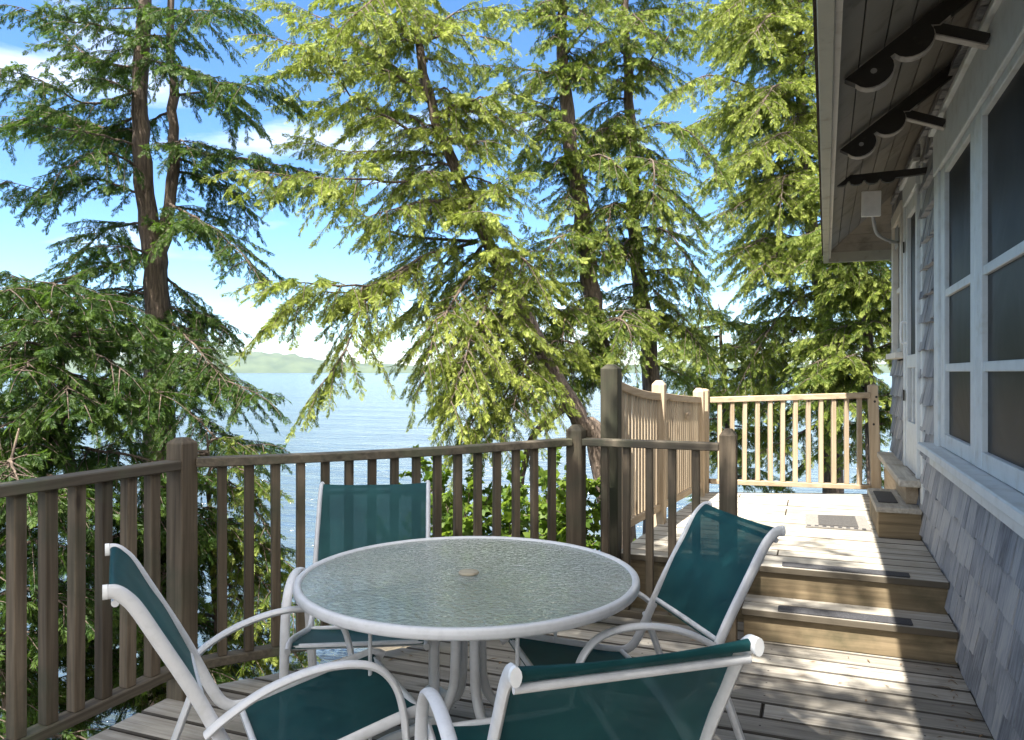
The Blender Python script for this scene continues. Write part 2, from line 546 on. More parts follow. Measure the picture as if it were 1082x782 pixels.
def water_mat():
    m, nt, b = mat('lake_water')
    L = nt.links
    geo = N(nt, 'ShaderNodeNewGeometry')
    mp = N(nt, 'ShaderNodeMapping')
    mp.inputs['Rotation'].default_value = (0, 0, -YAW)
    mp.inputs['Scale'].default_value = (0.45, 1.5, 1.0)
    L.new(geo.outputs['Position'], mp.inputs['Vector'])
    n1 = N(nt, 'ShaderNodeTexNoise', Scale=1.0, Detail=5.0, Roughness=0.6, Distortion=0.6)
    L.new(mp.outputs[0], n1.inputs['Vector'])
    mp2 = N(nt, 'ShaderNodeMapping')
    mp2.inputs['Rotation'].default_value = (0, 0, -YAW + 0.25)
    mp2.inputs['Scale'].default_value = (0.05, 0.22, 1.0)
    L.new(geo.outputs['Position'], mp2.inputs['Vector'])
    n2 = N(nt, 'ShaderNodeTexNoise', Scale=1.0, Detail=4.0, Roughness=0.55)
    L.new(mp2.outputs[0], n2.inputs['Vector'])
    ad = N(nt, 'ShaderNodeMath', operation='MULTIPLY_ADD')
    L.new(n2.outputs['Fac'], ad.inputs[0])
    ad.inputs[1].default_value = 3.0
    L.new(n1.outputs['Fac'], ad.inputs[2])
    bp = N(nt, 'ShaderNodeBump', Strength=0.9, Distance=0.55)
    L.new(ad.outputs[0], bp.inputs['Height'])
    L.new(bp.outputs[0], b.inputs['Normal'])
    b.inputs['Base Color'].default_value = (0.045, 0.07, 0.10, 1)
    b.inputs['Roughness'].default_value = 0.12
    b.inputs['IOR'].default_value = 1.33
    b.inputs['Specular IOR Level'].default_value = 0.8
    return m


M['water'] = water_mat()


def ground_mat(name, a, c, scale):
    m, nt, b = mat(name)
    L = nt.links
    geo = N(nt, 'ShaderNodeNewGeometry')
    n1 = N(nt, 'ShaderNodeTexNoise', Scale=scale, Detail=8.0, Roughness=0.65)
    L.new(geo.outputs['Position'], n1.inputs['Vector'])
    rp = ramp(nt, [(0.35, a), (0.65, c)])
    L.new(n1.outputs['Fac'], rp.inputs[0])
    L.new(rp.outputs[0], b.inputs['Base Color'])
    b.inputs['Roughness'].default_value = 0.95
    bp = N(nt, 'ShaderNodeBump', Strength=0.8, Distance=0.05)
    L.new(n1.outputs['Fac'], bp.inputs['Height'])
    L.new(bp.outputs[0], b.inputs['Normal'])
    return m


M['ground'] = ground_mat('needle_litter_bank', (0.05, 0.04, 0.025), (0.16, 0.13, 0.085), 4.0)
M['hill'] = ground_mat('wooded_hill', (0.03, 0.055, 0.03), (0.07, 0.10, 0.05), 0.012)


# ------------------------------------------------------------------ mesh helpers
class MB:
    def __init__(s):
        s.v, s.f = [], []

    def add(s, vs, fs):
        o = len(s.v)
        s.v += [tuple(v) for v in vs]
        s.f += [tuple(i + o for i in f) for f in fs]
        return s

    def box(s, x0, x1, y0, y1, z0, z1):
        return s.add([(x0, y0, z0), (x1, y0, z0), (x1, y1, z0), (x0, y1, z0), (x0, y0, z1), (x1, y0, z1), (x1, y1, z1), (x0, y1, z1)],
                     [(0, 3, 2, 1), (4, 5, 6, 7), (0, 1, 5, 4), (1, 2, 6, 5), (2, 3, 7, 6), (3, 0, 4, 7)])

    def bar(s, a, b, wid, hei, up=(0, 0, 1)):
        """box between two points, wid across, hei along up, centred on the line"""
        a, b = Vector(a), Vector(b)
        t = (b - a).normalized()
        u = Vector(up)
        side = t.cross(u).normalized()
        u = side.cross(t).normalized()
        vs = []
        for p in (a, b):
            for su, sv in ((-1, -1), (1, -1), (1, 1), (-1, 1)):
                vs.append(p + side * (su * wid / 2) + u * (sv * hei / 2))
        return s.add(vs, [(3, 2, 1, 0), (4, 5, 6, 7), (0, 1, 5, 4), (1, 2, 6, 5), (2, 3, 7, 6), (3, 0, 4, 7)])

    def prism(s, poly, z0, z1):
        n = len(poly)
        vs = [(x, y, z0) for x, y in poly] + [(x, y, z1) for x, y in poly]
        fs = [tuple(range(n - 1, -1, -1)), tuple(range(n, 2 * n))]
        fs += [(i, (i + 1) % n, n + (i + 1) % n, n + i) for i in range(n)]
        return s.add(vs, fs)

    def prism_y(s, poly, y0, y1):
        n = len(poly)
        vs = [(x, y0, z) for x, z in poly] + [(x, y1, z) for x, z in poly]
        fs = [tuple(range(n)), tuple(range(2 * n - 1, n - 1, -1))]
        fs += [(i, n + i, n + (i + 1) % n, (i + 1) % n) for i in range(n)]
        return s.add(vs, fs)

    def tube(s, pts, ra, rb=None, n=10, side0=None, cap=True, smooth=0):
        """swept tube, ra across (side0), rb along the other axis; radii may be lists"""
        pts = [Vector(p) for p in pts]
        rb = ra if rb is None else rb
        k = len(pts)
        ra = list(ra) if hasattr(ra, '__len__') else [ra] * k
        rb = list(rb) if hasattr(rb, '__len__') else [rb] * k
        t0 = (pts[1] - pts[0]).normalized()
        sd = Vector(side0) if side0 is not None else (t0.cross(Vector((0, 0, 1))) if abs(t0.z) < 0.95 else t0.cross(Vector((1, 0, 0))))
        vs = []
        for i, p in enumerate(pts):
            t = (pts[min(i + 1, k - 1)] - pts[max(i - 1, 0)]).normalized()
            sd = (sd - t * sd.dot(t)).normalized()
            o = t.cross(sd)
            for j in range(n):
                a = 2 * math.pi * j / n
                vs.append(p + sd * (ra[i] * math.cos(a)) + o * (rb[i] * math.sin(a)))
        fs = [(i * n + j, i * n + (j + 1) % n, (i + 1) * n + (j + 1) % n, (i + 1) * n + j) for i in range(k - 1) for j in range(n)]
        if cap:
            fs += [tuple(range(n - 1, -1, -1)), tuple(range((k - 1) * n, k * n))]
        return s.add(vs, fs)

    def lathe(s, prof, cx=0, cy=0, n=48):
        vs, fs = [], []
        for r, z in prof:
            for j in range(n):
                a = 2 * math.pi * j / n
                vs.append((cx + r * math.cos(a), cy + r * math.sin(a), z))
        k = len(prof)
        fs = [(i * n + j, i * n + (j + 1) % n, (i + 1) * n + (j + 1) % n, (i + 1) * n + j) for i in range(k - 1) for j in range(n)]
        return s.add(vs, fs)

    def build(s, name, m, parent=None, bevel=0.0, smooth=False, angle=40):
        me = bpy.data.meshes.new(name)
        me.from_pydata(s.v, [], s.f)
        bm = bmesh.new()
        bm.from_mesh(me)
        bmesh.ops.recalc_face_normals(bm, faces=bm.faces)
        if bevel:
            es = [e for e in bm.edges if len(e.link_faces) == 2 and e.calc_face_angle(0) > R(35)]
            bmesh.ops.bevel(bm, geom=es, offset=bevel, segments=1, affect='EDGES', clamp_overlap=True)
        bm.to_mesh(me)
        bm.free()
        if smooth:
            for p in me.polygons:
                p.use_smooth = True
            try:
                me.set_sharp_from_angle(angle=R(angle))
            except Exception:
                pass
        for mm in (m if isinstance(m, (list, tuple)) else [m]):
            me.materials.append(mm)
        o = bpy.data.objects.new(name, me)
        COL.objects.link(o)
        if parent:
            o.parent = parent
            o.matrix_parent_inverse = Matrix.Identity(4)
        return o


def thing(name, label, cat, loc=(0, 0, 0), rz=0.0, group=None):
    o = bpy.data.objects.new(name, None)
    COL.objects.link(o)
    o.empty_display_size = 0.1
    o.location = loc
    o.rotation_euler = (0, 0, rz)
    o['label'] = label
    o['category'] = cat
    if group:
        o['group'] = group
    bpy.context.view_layer.update()
    return o


def tag(o, label, cat, group=None, kind=None):
    if label:
        o['label'] = label
    if cat:
        o['category'] = cat
    if group:
        o['group'] = group
    if kind:
        o['kind'] = kind
    return o


def smooth_path(pts, per=6):
    P = [Vector(p) for p in pts]
    P = [P[0] * 2 - P[1]] + P + [P[-1] * 2 - P[-2]]
    out = []
    for i in range(1, len(P) - 2):
        a, b, c, d = P[i - 1], P[i], P[i + 1], P[i + 2]
        for k in range(per):
            t = k / per
            out.append(0.5 * ((2 * b) + (c - a) * t + (2 * a - 5 * b + 4 * c - d) * t * t + (3 * b - a - 3 * c + d) * t ** 3))
    out.append(P[-2])
    return out


def clip(poly, nx, ny, c):
    """keep nx*x+ny*y <= c"""
    out = []
    for i in range(len(poly)):
        p, q = poly[i], poly[(i + 1) % len(poly)]
        dp, dq = nx * p[0] + ny * p[1] - c, nx * q[0] + ny * q[1] - c
        if dp <= 0:
            out.append(p)
        if (dp < 0 < dq) or (dq < 0 < dp):
            t = dp / (dp - dq)
            out.append((p[0] + (q[0] - p[0]) * t, p[1] + (q[1] - p[1]) * t))
    return out


# ------------------------------------------------------------------ ground, lake, hills
LAKE_Z = -3.0


def bank_z(x, y):
    dx = max(0, -2.7 - x)
    dy = max(0, y - 6.6)
    s = math.hypot(dx, dy)
    return max(-0.85 - 0.46 * max(0.0, s - 0.2), -6.0) + 0.06 * math.sin(1.7 * x + 0.6) * math.sin(1.3 * y)


g = MB()
xs = [-60, -40, -25] + [-16 + i * 0.8 for i in range(31)] + [14, 25, 60, 200]
ys = [-200, -60, -30] + [-12 + i * 0.8 for i in range(41)] + [26, 34, 60]
for y in ys:
    for x in xs:
        g.v.append((x, y, bank_z(x, y)))
nx = len(xs)
for j in range(len(ys) - 1):
    for i in range(nx - 1):
        a = j * nx + i
        g.f.append((a, a + 1, a + nx + 1, a + nx))
tag(g.build('ground', M['ground'], smooth=True, angle=80), 'brown needle-littered bank falling away to the lake under the deck', None, kind='structure')

lk = MB()
lk.add([(-7000, -3000, LAKE_Z), (7000, -3000, LAKE_Z), (7000, 7000, LAKE_Z), (-7000, 7000, LAKE_Z)], [(0, 1, 2, 3)])
tag(lk.build('lake', M['water']), 'pale rippled lake stretching to the far shore', None, kind='structure')


def hills(name, prof, d0, depth, label):
    """ridge: prof = (pixel column, height in metres) at distance d0"""
    b = MB()
    rows = 7
    cols = []
    for i in range(len(prof) - 1):
        for k in range(8):
            t = k / 8
            t2 = t * t * (3 - 2 * t)
            cols.append((prof[i][0] + (prof[i + 1][0] - prof[i][0]) * t, prof[i][1] + (prof[i + 1][1] - prof[i][1]) * t2))
    cols.append(prof[-1])
    for ci, (px, h) in enumerate(cols):
        for r in range(rows):
            t = r / (rows - 1)
            hh = 1.3 * h * math.sin(min(1.0, t * 1.15) * math.pi / 2) if t < .87 else h * (1 - (t - .87) * 3)
            hh *= 1 + 0.05 * math.sin(ci * 1.7 + r) + 0.035 * math.sin(ci * 4.1 + 2 * r)
            p = at(px, 393, d0 + depth * t)
            b.v.append((p.x, p.y, LAKE_Z - 1 + hh if r else LAKE_Z - 1))
    for c in range(len(cols) - 1):
        for r in range(rows - 1):
            a = c * rows + r
            b.f.append((a, a + rows, a + rows + 1, a + 1))
    o = b.build(name, M['hill'], smooth=True, angle=80)
    tag(o, label, None, kind='structure')


hills('hills', [(-500, 40), (-200, 70), (60, 62), (160, 60), (225, 66), (262, 72), (300, 66), (345, 44), (390, 34), (440, 26), (520, 20), (640, 26), (760, 34), (900, 30), (1300, 40)], 2900, 500, 'hazy low wooded hills on the far side of the lake')
hills('far_shore', [(330, 3), (370, 14), (405, 18), (440, 12), (480, 4)], 2500, 150, 'low hazy point of land at the far shore')

# ------------------------------------------------------------------ deck
LOW = [(-2.60, -2.0), (0.645, -2.0), (0.645, 4.44), (-1.15, 4.44), (-2.60, 2.55)]


def boards(poly, y0, y1, wid, gap, z0, z1, b):
    y = y0
    rnd = random.Random(3)
    while y < y1:
        xs_ = [-9.0, 9.0]
        if rnd.random() < 0.45:
            xs_ = [-9.0, rnd.choice([-1.4, -0.6, -1.9, -0.2]), 9.0]
        for a, c in zip(xs_[:-1], xs_[1:]):
            r = [(a + .002, y), (c - .002, y), (c - .002, y + wid), (a + .002, y + wid)]
            for i in range(len(poly)):
                p, q = poly[i], poly[(i + 1) % len(poly)]
                ex, ey = q[0] - p[0], q[1] - p[1]
                r = clip(r, ey, -ex, ey * p[0] - ex * p[1])
                if len(r) < 3:
                    break
            if len(r) >= 3:
                dz = rnd.uniform(-.0015, .0015)
                b.prism(r, z0, z1 + dz)
        y += wid + gap


deck = thing('lower_deck', 'weathered grey plank deck carrying the glass table and chairs', 'deck', (0, 0, 0))
b = MB()
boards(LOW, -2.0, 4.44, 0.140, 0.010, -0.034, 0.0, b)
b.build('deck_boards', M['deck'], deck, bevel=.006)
b = MB()
for (p, q) in ((LOW[4], LOW[0]), (LOW[3], LOW[4]), (LOW[2], LOW[3])):
    b.bar((p[0], p[1], -.135), (q[0], q[1], -.135), .038, .195)
for x in (-2.2, -1.6, -1.0, -0.4, 0.2):
    b.bar((x, -1.9, -.14), (x, 3.0 if x < -2 else 3.6, -.14), .038, .18)
b.build('rim_joist', M['deck_edge'], deck)
for x, y in ((-2.5, -1.5), (-2.5, 0.6), (-2.5, 2.3), (-1.3, 3.9), (0.3, 3.9)):
    MB().box(x - .045, x + .045, y - .045, y + .045, bank_z(x, y) - .2, -.235).build('support_post', M['old_v'], deck)

UP = [(-1.10, 4.43), (0.645, 4.43), (0.645, 7.47), (-0.90, 6.97)]
ud = thing('upper_deck', 'pale sunlit plank landing beside the house door', 'deck', (0, 0, 0))
b = MB()
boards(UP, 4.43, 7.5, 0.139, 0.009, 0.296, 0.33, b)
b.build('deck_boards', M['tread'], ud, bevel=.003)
b = MB()
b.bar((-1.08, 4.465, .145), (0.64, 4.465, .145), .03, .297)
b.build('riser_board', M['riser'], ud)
b = MB()
b.bar((-1.08, 4.5, .20), (-.88, 6.95, .20), .038, .19)
b.bar((-.88, 6.93, .20), (.63, 7.42, .20), .038, .19)
for y in (5.0, 5.8):
    b.bar((-1.0, y, .2), (.6, y, .2), .038, .18)
b.build('rim_joist', M['deck_edge'], ud)
for x, y in ((-1.0, 4.6), (-.85, 6.7), (.4, 7.2)):
    MB().box(x - .045, x + .045, y - .045, y + .045, bank_z(x, y) - .2, .10).build('support_post', M['old_v'], ud)


def strip(x0, x1, y0, y1, z, parent, skew=0.0):
    bb = MB()
    r = .012
    poly = []
    for cx_, cy_, a0 in ((x1 - r, y1 - r, 0), (x0 + r, y1 - r, 90), (x0 + r, y0 + r, 180), (x1 - r, y0 + r, 270)):
        for k in range(4):
            a = R(a0 + k * 30)
            X = cx_ + r * math.cos(a)
            poly.append((X, cy_ + r * math.sin(a) + skew * (X - x0)))
    bb.prism(poly, z, z + .004)
    return bb.build('grip_strip', M['black'], parent)


strip(-.165, .47, 4.452, 4.548, .3325, ud)

st = thing('deck_step', 'low timber step with a black grip strip below the landing', 'step', (0, 0, 0))
b = MB()
b.box(-.355, .642, 4.15, 4.287, .131, .165)
b.box(-.355, .642, 4.294, 4.435, .131, .165)
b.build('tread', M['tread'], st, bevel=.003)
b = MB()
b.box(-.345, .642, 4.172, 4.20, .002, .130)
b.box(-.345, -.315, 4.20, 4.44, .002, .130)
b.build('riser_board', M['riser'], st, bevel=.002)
strip(-.175, .452, 4.160, 4.262, .1675, st, 0.01)

# ------------------------------------------------------------------ railings
def post(x, y, z0, z1, half, m, parent, rz=0.0, point=.03, lean=(0, 0)):
    c, s = math.cos(rz), math.sin(rz)
    bb = MB()
    cs = [(-half, -half), (half, -half), (half, half), (-half, half)]
    rings = [(z0, 1), (z1 - point, 1), (z1, .45)]
    vs = []
    for z, k in rings:
        t = (z - z0) / (z1 - z0)
        for a, d in cs:
            vs.append((x + (a * c - d * s) * k + lean[0] * t, y + (a * s + d * c) * k + lean[1] * t, z))
    fs = [(3, 2, 1, 0), (8, 9, 10, 11)]
    for r in range(2):
        fs += [(r * 4 + i, r * 4 + (i + 1) % 4, r * 4 + 4 + (i + 1) % 4, r * 4 + 4 + i) for i in range(4)]
    bb.add(vs, fs)
    return bb.build('post', m, parent, bevel=.004)


def rail_section(parent, A, B, top, bot, n, mats, first=.5, bal=.038, railw=.088, railh=.04, sag=0.0, dz=0.0, botz=None):
    """sloped or level balustrade: A,B = (x,y); top = top-rail top; bot = bottom-rail top"""
    mv, mr = mats
    A, B = Vector((*A, 0)), Vector((*B, 0))
    bt = bot if botz is None else botz
    pts = []
    for k in range(9):
        t = k / 8
        p = A.lerp(B, t)
        pts.append(Vector((p.x, p.y, top + dz * t - sag * 4 * t * (1 - t))))
    d = (B - A).normalized()
    side = Vector((-d.y, d.x, 0))
    bb = MB()
    vs = []
    for p in pts:
        for s_, z_ in ((-1, -railh), (1, -railh), (1, 0), (-1, 0)):
            vs.append(p + side * s_ * railw / 2 + Vector((0, 0, z_)))
    fs = [(3, 2, 1, 0)] + [(32, 33, 34, 35)]
    for k in range(8):
        fs += [(k * 4 + i, k * 4 + (i + 1) % 4, k * 4 + 4 + (i + 1) % 4, k * 4 + 4 + i) for i in range(4)]
    bb.add(vs, fs).build('top_rail', mr, parent, bevel=.004)
    MB().bar((A.x, A.y, bot - .02), (B.x, B.y, bt - .02), .07, .04).build('bottom_rail', mr, parent, bevel=.004)
    for i in range(n):
        t = (i + first) / (n - 1 + 2 * first)
        p = A.lerp(B, t)
        zt = top + dz * t - sag * 4 * t * (1 - t) - railh
        zb = bot + (bt - bot) * t
        jx, jy = random.uniform(-.004, .004), random.uniform(-.004, .004)
        MB().bar((p.x + jx, p.y + jy, zb), (p.x, p.y, zt), bal * random.uniform(.95, 1.05), bal, up=side).build('baluster', mv, parent, bevel=.003)


P1, P2, P3 = (-2.555, 2.53), (-1.255, 4.13), (-.418, 4.12)
OLD = (M['old_v'], M['old_y'])
r1 = thing('deck_railing', 'brown weathered railing running along the left edge of the deck', 'railing', (0, 0, 0), group='brown deck railings')
rail_section(r1, (-2.555, -1.9), (P1[0], P1[1] - .045), 1.03, .15, 37, OLD, first=1.0, bal=.046)
post(P1[0], P1[1], -.22, 1.125, .046, M['old_v'], r1, point=.022)
r2 = thing('deck_railing', 'brown weathered railing behind the table, open to the lake', 'railing', (0, 0, 0), group='brown deck railings')
rail_section(r2, (P1[0] + .035, P1[1] + .04), (P2[0] - .035, P2[1] - .035), 1.035, .15, 16, (M['old_v'], M['old_x']), first=.95, sag=.012)
post(P2[0], P2[1], -.22, 1.11, .046, M['old_v'], r2, point=.03)
r3 = thing('deck_railing', 'short brown railing ending in a pointed post beside the steps', 'railing', (0, 0, 0), group='brown deck railings')
rail_section(r3, (P2[0] + .045, P2[1]), (P3[0] - .043, P3[1]), 1.035, .10, 5, (M['old_v'], M['old_x']), first=1.0)
post(P3[0], P3[1], -.005, 1.112, .043, M['old_v'], r3, point=.035)

# slatted fence along the landing
fe = thing('slatted_fence', 'tall pale slatted fence with a swooping top along the landing', 'fence', (0, 0, 0))
FA, FB = Vector((-1.10, 4.40, 0)), Vector((-.905, 6.93, 0))


def fpt(t):
    return FA.lerp(FB, t)


p = fpt(0)
post(p.x - .02, p.y, -.2, 1.455, .052, M['dark_v'], fe, point=.025)
p = fpt(.40)
post(p.x - .005, p.y, .2, 1.35, .045, M['new_v'], fe, point=.03)
p = fpt(.92)
post(p.x - .01, p.y, .2, 1.27, .045, M['new_v'], fe, point=.03)


def fence_top(t):
    if t < .43:
        u = t / .43
        return 1.365 - .105 * (1 - (1 - u) ** 1.8)
    u = (t - .43) / .53
    return 1.262 - .075 * min(1, u) ** .8


for a, c in ((.022, .385), (.42, .905)):
    bb = MB()
    k = 9
    vs = []
    for i in range(k):
        t = a + (c - a) * i / (k - 1)
        q = fpt(t)
        zt = fence_top(t)
        for sx, z_ in ((-.02, -.05), (.02, -.05), (.02, 0), (-.02, 0)):
            vs.append((q.x + sx, q.y, zt + z_))
    fs = [(0, 1, 2, 3), ((k - 1) * 4 + 3, (k - 1) * 4 + 2, (k - 1) * 4 + 1, (k - 1) * 4)]
    for i in range(k - 1):
        fs += [(i * 4 + j, i * 4 + (j + 1) % 4, i * 4 + 4 + (j + 1) % 4, i * 4 + 4 + j) for j in range(4)]
    bb.add(vs, fs).build('top_rail', M['new_y'], fe, bevel=.003)
    q0, q1 = fpt(a), fpt(c)
    MB().bar((q0.x, q0.y, .47 - .05 * a), (q1.x, q1.y, .47 - .05 * c), .04, .05).build('bottom_rail', M['new_y'], fe, bevel=.003)
    n = int((c - a) * 2.54 / .068)
    for i in range(n):
        t = a + (c - a) * (i + .5) / n
        q = fpt(t)
        MB().box(q.x - .008, q.x + .008, q.y - .013, q.y + .013, .49 - .05 * t, fence_top(t) - .045).build('slat_baluster', M['new_v'], fe, bevel=.002)
q = fpt(.03)
MB().box(q.x - .02, q.x + .02, q.y - .018, q.y + .018, .36, 1.40).build('end_stile', M['new_v'], fe, bevel=.003)
q = fpt(.70)
MB().bar((q.x + .022, q.y - .09, 1.06), (q.x + .022, q.y + .10, 1.06), .02, .05).build('latch_block', M['new_y'], fe, bevel=.003)

fr = thing('landing_railing', 'pale timber railing closing the far end of the sunlit landing', 'railing', (0, 0, 0))
GA, GB = (-.865, 6.93), (.455, 7.37)
rail_section(fr, GA, GB, 1.185, .455, 12, (M['new_v'], M['new_x']), first=.8, dz=.045, botz=.415, bal=.036, railw=.06, railh=.05)
post(GA[0] - .05, GA[1] - .01, .25, 1.26, .045, M['new_v'], fr, point=.012)
post(GB[0] + .06, GB[1] + .02, .25, 1.30, .042, M['new_v'], fr, point=.012, lean=(-.035, 0))
for zz, xx in ((1.19, .008), (1.15, -.004), (.95, -.012)):
    pp = MB()
    for i in range(10):
        a = 2 * math.pi * i / 10
        pp.v.append((GB[0] + .045 + xx + .010 * math.cos(a), GB[1] - .0245, zz + .011 * math.sin(a)))
    pp.f.append(tuple(range(10)))
    pp.build('knot_hole', M['gap'], fr)

# ------------------------------------------------------------------ house
WX = 0.665          # sheathing face
HY0, HY1 = -2.0, 7.50
EX, EZ = 0.105, 2.53      # eave edge (underside)
EY = 8.02
PITCH = 0.80
house = thing('lake_house', 'blue-grey shingled house with a scalloped eave beside the deck', 'house', (0, 0, 0))
MB().box(WX, 5.0, HY0, HY1, -.85, 2.93).build('wall', M['gap'], house)
# shingle courses, kept off the openings
OPEN = [(1.0, 4.78, .955, 2.76), (5.50, 6.30, .67, 2.80), (6.30, 7.12, 1.50, 2.66)]
b = MB()
rnd = random.Random(11)
z = -.30
ci = 0
while z < 2.93:
    y = HY0 + rnd.uniform(-.1, 0)
    while y < HY1:
        wd = rnd.choice([.07, .09, .11, .13, .15, .17, .12])
        ya, yb = max(y, HY0), min(y + wd - rnd.choice([.003, .005, .008]), HY1)
        z0 = z + rnd.uniform(-.011, .009)
        z1 = min(z + .19, 2.96)
        segs = [(ya, yb, z0, z1)]
        for (oa, ob, oz0, oz1) in OPEN:
            ns = []
            for (a, c, q0, q1) in segs:
                if c <= oa or a >= ob or q1 <= oz0 or q0 >= oz1:
                    ns.append((a, c, q0, q1))
                    continue
                if a < oa - .015:
                    ns.append((a, oa, q0, q1))
                if c > ob + .015:
                    ns.append((ob, c, q0, q1))
                if max(a, oa) < min(c, ob):
                    if q0 < oz0 - .02:
                        ns.append((max(a, oa), min(c, ob), q0, oz0))
                    if q1 > oz1 + .03:
                        ns.append((max(a, oa), min(c, ob), oz1, q1))
            segs = ns
        for (a, c, q0, q1) in segs:
            if c - a < .012:
                continue
            tb = .032 * (1 - (q0 - z0) / .19) + .003 + rnd.uniform(-.002, .008)
            tt = .032 * (1 - (q1 - z0) / .19) + .003
            x1 = WX - .0005
            b.add([(x1, a, q0), (x1, c, q0), (WX - tb, c, q0), (WX - tb, a, q0), (x1, a, q1), (x1, c, q1), (WX - tt, c, q1), (WX - tt, a, q1)],
                  [(0, 1, 2, 3), (7, 6, 5, 4), (3, 2, 6, 7), (0, 3, 7, 4), (1, 5, 6, 2)])
        y += wd
    z += .168
    ci += 1
# far gable side
z = -.30
while z < 2.93:
    x = WX - .02
    while x < 5:
        wd = rnd.choice([.09, .11, .13, .15, .17])
        b.box(x, x + wd - .004, HY1 + .0005, HY1 + .018, z, z + .166)
        x += wd
    z += .168
b.build('shingle_cladding', M['shingle'], house)
MB().box(WX - .03, WX + .02, 5.40, 5.497, .55, 2.93).build('corner_board', M['trim'], house, bevel=.003)
MB().box(WX - .024, 5.0, HY0, 4.40, -.30, -.22).build('water_table', M['trim'], house)


def soffit_z(x):
    return EZ + (x - EX) * PITCH


# roof: side slope and hip end, boards underneath
RX = 2.6
run = RX - EX
rz_ = EZ + run * PITCH
th = .10
roof = MB()
A, B_, C_, D_ = (EX, HY0 - .5), (EX, EY), (RX, EY - run), (RX, HY0 - .5)
E_ = (2 * RX - EX, EY)
F_ = (2 * RX - EX, HY0 - .5)


def roof_face(poly, off0, off1):
    zs = lambda q: EZ + min(q[0] - EX, EY - q[1], 2 * RX - EX - q[0]) * PITCH
    n = len(poly)
    vs = [(x, y, zs((x, y)) + off0) for x, y in poly] + [(x, y, zs((x, y)) + off1) for x, y in poly]
    fs = [tuple(range(n - 1, -1, -1)), tuple(range(n, 2 * n))] + [(i, (i + 1) % n, n + (i + 1) % n, n + i) for i in range(n)]
    roof.add(vs, fs)


roof_face([A, B_, C_, D_], .035, .05)
roof_face([B_, E_, C_], .035, .05)
roof_face([E_, F_, D_, C_], .035, .05)
rf = roof.build('roof', M['gap'], house)
sh = MB()
zs_ = lambda x, y: EZ + min(x - EX, EY - y) * PITCH
k = 0
a = -.035
while a < run:
    a1 = min(a + .15, run)
    for off in (0,):
        y0, y1 = HY0 - .5, EY - a
        y1b = EY - a1
        o0, o1 = .075, .058
        sh.add([(EX + a, y0, EZ + a * PITCH + .052), (EX + a, y1, EZ + a * PITCH + .052), (EX + a1, y1b, EZ + a1 * PITCH + .052), (EX + a1, y0, EZ + a1 * PITCH + .052),
                (EX + a, y0, EZ + a * PITCH + o0), (EX + a, y1, EZ + a * PITCH + o0), (EX + a1, y1b, EZ + a1 * PITCH + o1), (EX + a1, y0, EZ + a1 * PITCH + o1)],
               [(0, 1, 2, 3), (7, 6, 5, 4), (0, 4, 5, 1), (1, 5, 6, 2), (2, 6, 7, 3), (3, 7, 4, 0)])
        xb, xe = EX + a, 2 * RX - EX - a
        xb1, xe1 = EX + a1, 2 * RX - EX - a1
        sh.add([(xb, EY - a, EZ + a * PITCH + .052), (xe, EY - a, EZ + a * PITCH + .052), (xe1, EY - a1, EZ + a1 * PITCH + .052), (xb1, EY - a1, EZ + a1 * PITCH + .052),
                (xb, EY - a, EZ + a * PITCH + o0), (xe, EY - a, EZ + a * PITCH + o0), (xe1, EY - a1, EZ + a1 * PITCH + o1), (xb1, EY - a1, EZ + a1 * PITCH + o1)],
               [(0, 1, 2, 3), (7, 6, 5, 4), (0, 4, 5, 1), (1, 5, 6, 2), (2, 6, 7, 3), (3, 7, 4, 0)])
    a += .15
sh.build('roof_shingles', M['asphalt'], rf)
so = MB()
bw = .085
a = .03
rnd = random.Random(5)
while a < .62:
    a1 = a + bw - .005
    j = rnd.uniform(.014, .018)
    ys_ = [HY0 - .4]
    yy = rnd.uniform(-.5, 1.5)
    while yy < EY - a1 - .4:
        ys_.append(yy)
        yy += rnd.uniform(1.8, 3.2)
    ys_.append(None)
    for q0, q1 in zip(ys_[:-1], ys_[1:]):
        e0 = (EY - a if q1 is None else q1 - .003)
        e1 = (EY - a1 if q1 is None else q1 - .003)
        zt0, zt1 = EZ + a * PITCH, EZ + a1 * PITCH
        so.add([(EX + a, q0, zt0 + .034), (EX + a, e0, zt0 + .034), (EX + a1, e1, zt1 + .034), (EX + a1, q0, zt1 + .034),
                (EX + a, q0, zt0 + j), (EX + a, e0, zt0 + j), (EX + a1, e1, zt1 + j), (EX + a1, q0, zt1 + j)],
               [(0, 1, 2, 3), (7, 6, 5, 4), (0, 4, 5, 1), (1, 5, 6, 2), (2, 6, 7, 3), (3, 7, 4, 0)])
    x0, x0b, x1 = EX + a, EX + a1, 4.9
    zt0, zt1 = EZ + a * PITCH, EZ + a1 * PITCH
    so.add([(x0, EY - a, zt0 + .034), (x1, EY - a, zt0 + .034), (x1, EY - a1, zt1 + .034), (x0b, EY - a1, zt1 + .034),
            (x0, EY - a, zt0 + j), (x1, EY - a, zt0 + j), (x1, EY - a1, zt1 + j), (x0b, EY - a1, zt1 + j)],
           [(0, 1, 2, 3), (7, 6, 5, 4), (0, 4, 5, 1), (1, 5, 6, 2), (2, 6, 7, 3), (3, 7, 4, 0)])
    a += bw
so.build('soffit', M['soffit'], rf)
fa = MB()
fa.box(EX - .022, EX + .026, HY0 - .5, EY + .022, EZ - .055, EZ + .05)
fa.box(EX + .027, 5.0, EY - .026, EY + .022, EZ - .055, EZ + .05)
fa.build('fascia', M['fascia'], rf, bevel=.003)
MB().box(EX + .027, EX + .045, HY0 - .5, EY - .03, EZ - .02, EZ + .035).build('fascia_moulding', M['trim_warm'], rf)


